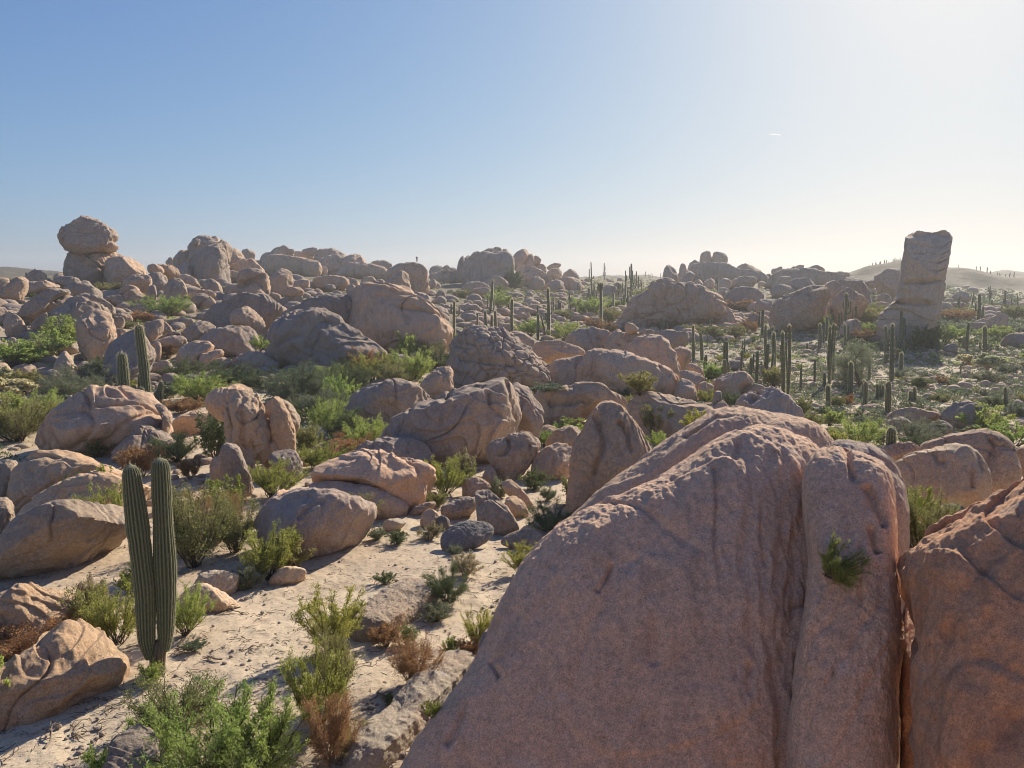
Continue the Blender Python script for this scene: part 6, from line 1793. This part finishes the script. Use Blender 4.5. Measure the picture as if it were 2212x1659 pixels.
# ================================================================ person on the cube like rock
def person():
    rock = bpy.data.objects['cube_boulder']
    co = np.empty(len(rock.data.vertices) * 3); rock.data.vertices.foreach_get('co', co); co = co.reshape(-1, 3) + np.array(rock.location)
    pt = at_range(*tp('T1', 490, 402), math.hypot(rock.location[0], rock.location[1]))
    d = np.hypot(co[:, 0] - pt[0], (co[:, 1] - pt[1]) * 0.5)
    top = co[d < 1.2][:, 2].max()
    root = link('person', None, None, (pt[0], pt[1] - 0.0, top)); root.rotation_euler = (0, 0, 0.3)
    tag(root, 'person in dark clothes standing on the cube like rock, one arm raised to the chest', 'person')
    J = {'pel': (0, 0, .95), 'bel': (0, -.01, 1.1), 'che': (0, 0, 1.32), 'nek': (0, -.01, 1.5), 'hd0': (0, -.04, 1.58), 'hd1': (0, -.05, 1.74),
         'hL': (.10, 0, .90), 'kL': (.12, -.03, .50), 'aL': (.13, .02, .09), 'tL': (.14, -.14, .04),
         'hR': (-.10, 0, .90), 'kR': (-.12, -.02, .50), 'aR': (-.14, .03, .09), 'tR': (-.16, -.12, .04),
         'sL': (.18, 0, 1.42), 'eL': (.30, -.04, 1.17), 'wL': (.22, -.2, 1.0), 'pL': (.20, -.26, .97),
         'sR': (-.18, 0, 1.42), 'eR': (-.40, -.08, 1.24), 'wR': (-.30, -.28, 1.36), 'pR': (-.26, -.34, 1.38)}
    rad = dict(pel=.15, bel=.13, che=.16, nek=.055, hd0=.085, hd1=.085, hL=.10, kL=.065, aL=.045, tL=.035, hR=.10, kR=.065, aR=.045, tR=.035,
               sL=.07, eL=.047, wL=.032, pL=.028, sR=.07, eR=.047, wR=.032, pR=.028)
    E = [('pel', 'bel'), ('bel', 'che'), ('che', 'nek'), ('nek', 'hd0'), ('hd0', 'hd1'), ('pel', 'hL'), ('hL', 'kL'), ('kL', 'aL'), ('aL', 'tL'),
         ('pel', 'hR'), ('hR', 'kR'), ('kR', 'aR'), ('aR', 'tR'), ('che', 'sL'), ('sL', 'eL'), ('eL', 'wL'), ('wL', 'pL'), ('che', 'sR'), ('sR', 'eR'), ('eR', 'wR'), ('wR', 'pR')]
    for side, k in (('L', 1), ('R', -1)):          # five fingers on each palm
        b = np.array(J['p' + side])
        for f in range(5):
            n0 = f'f{side}{f}'; n1 = f'g{side}{f}'
            off = (f - 2) * 0.018
            L = [0.045, .075, .08, .075, .06][f]
            d0 = np.array([0.2 * -k, -0.8, 0.1 + (0.5 if f == 0 else 0)]); d0 /= np.linalg.norm(d0)
            q0 = b + np.array([0, -.01, off]) + d0 * L * .5; q1 = q0 + (d0 + np.array([0, 0, -.4])) * L * .45
            J[n0] = tuple(q0); J[n1] = tuple(q1); rad[n0] = .009; rad[n1] = .008
            E += [('p' + side, n0), (n0, n1)]
    names = list(J)
    me = bpy.data.meshes.new('body'); me.from_pydata([J[n] for n in names], [(names.index(a), names.index(b)) for a, b in E], [])
    me.materials.append(M['skin']); me.materials.append(M['cloth'])
    o = link('body', me, root)
    md = o.modifiers.new('Skin', 'SKIN'); 
    if not me.skin_vertices: me.attributes.new('skin_dummy', 'FLOAT', 'POINT')
    bpy.context.view_layer.update()
    try:
        sv = me.skin_vertices[0].data
    except Exception:
        import bmesh
        bm = bmesh.new(); bm.from_mesh(me); bm.verts.layers.skin.verify(); bm.to_mesh(me); bm.free(); sv = me.skin_vertices[0].data
    for i, n in enumerate(names):
        sv[i].radius = (rad[n], rad[n]); sv[i].use_root = (n == 'pel')
    o.modifiers.new('Sub', 'SUBSURF').levels = 1
    ev = o.evaluated_get(bpy.context.evaluated_depsgraph_get())
    m2 = bpy.data.meshes.new_from_object(ev)
    o.modifiers.clear(); o.data = m2; m2.name = 'body'
    m2.materials.clear(); m2.materials.append(M['skin']); m2.materials.append(M['cloth'])
    for pl in m2.polygons:
        c = pl.center; pl.use_smooth = True
        arm = abs(c.x) > .2 and c.y < -.12
        pl.material_index = 0 if (c.z > 1.50 or (arm and c.z > .9)) else 1
    # shirt and trousers follow the body a centimetre proud; hair caps the head; a small nose and eyes sit on the face
    def shell(nm, test, off, mat):
        import bmesh
        bm = bmesh.new(); bm.from_mesh(m2); bm.normal_update()
        bmesh.ops.delete(bm, geom=[f for f in bm.faces if not test(f.calc_center_median())], context='FACES')
        for v in bm.verts: v.co += v.normal * off
        me = bpy.data.meshes.new(nm); bm.to_mesh(me); bm.free()
        me.materials.clear(); me.materials.append(mat)
        for pl in me.polygons: pl.material_index = 0; pl.use_smooth = True
        link(nm, me, root)
    shell('shirt', lambda c: 0.93 < c.z < 1.51 and not (c.y < -.16), 0.014, M['cloth'])
    shell('trousers', lambda c: 0.09 < c.z < 0.96 and abs(c.x) < .2, 0.016, M['cloth'])
    shell('hair', lambda c: c.z > 1.66 or (c.z > 1.56 and c.y > -.03), 0.012, M['hair'])
    S, F = cube_sphere(3)
    for nm, q, s, mt in (('nose', (0, -.135, 1.655), .016, 'skin'), ('eye', (.032, -.122, 1.68), .011, 'hair'), ('eye', (-.032, -.122, 1.68), .011, 'hair'), ('mouth', (0, -.126, 1.615), .016, 'hair'), ('ear', (.086, -.045, 1.66), .022, 'skin'), ('ear', (-.086, -.045, 1.66), .022, 'skin')):
        link(nm, new_mesh(nm, S * s * (np.array([1.3, .5, .35]) if nm == 'mouth' else 1) + np.array(q), F, [M[mt]]), root)
person()

# a short contrail high over the right ridge
a = at_range(1662, 289.5, 9000); b = at_range(1686, 292, 9000)
V, F = tube([a, (a + b) / 2 + [0, 0, 4], b], [2, 5, 3], 8)
tc = NT('ice_trail'); _tr = tc.n.new('ShaderNodeBsdfTranslucent'); _tr.inputs[0].default_value = (.95, .95, .95, 1); tc.l.new(_tr.outputs[0], tc.n['Material Output'].inputs['Surface'])
tag(link('contrail', new_mesh('contrail', V, F, [tc.m])), 'short pale contrail high in the sky right of centre', 'contrail')

# ================================================================ haze
def haze(density, aniso, col):
    x0, x1, y0, y1, z0, z1 = -1300, 1300, -1300, 1300, -75, 42
    V = [(x, y, z) for x in (x0, x1) for y in (y0, y1) for z in (z0, z1)]
    F = [(0, 1, 3, 2), (4, 6, 7, 5), (0, 4, 5, 1), (2, 3, 7, 6), (0, 2, 6, 4), (1, 5, 7, 3)]
    m = bpy.data.materials.new('haze_air'); m.use_nodes = True
    nt = m.node_tree; nt.nodes.remove(nt.nodes['Principled BSDF'])
    v = nt.nodes.new('ShaderNodeVolumePrincipled')
    v.inputs['Density'].default_value = density; v.inputs['Anisotropy'].default_value = aniso; v.inputs['Color'].default_value = (*col, 1)
    nt.links.new(v.outputs[0], nt.nodes['Material Output'].inputs['Volume'])
    o = link('haze', new_mesh('haze', np.array(V), np.array(F), [m], False))
    tag(o, None, None, None, 'stuff')
HAZE = True
if HAZE: haze(0.0003, 0.3, (0.95, 0.95, 0.95))

# tell-tale: labels that repeat without a group
seen = {}
for o in bpy.data.objects:
    if o.parent is None and 'label' in o and 'group' not in o: seen.setdefault(o['label'], []).append(o.name)
for k, v in seen.items():
    if len(v) > 1 and 'kind' not in bpy.data.objects[v[0]]: print('DUP LABEL', k, v)
print('objects', len(bpy.data.objects), 'verts', sum(len(m.vertices) for m in bpy.data.meshes))
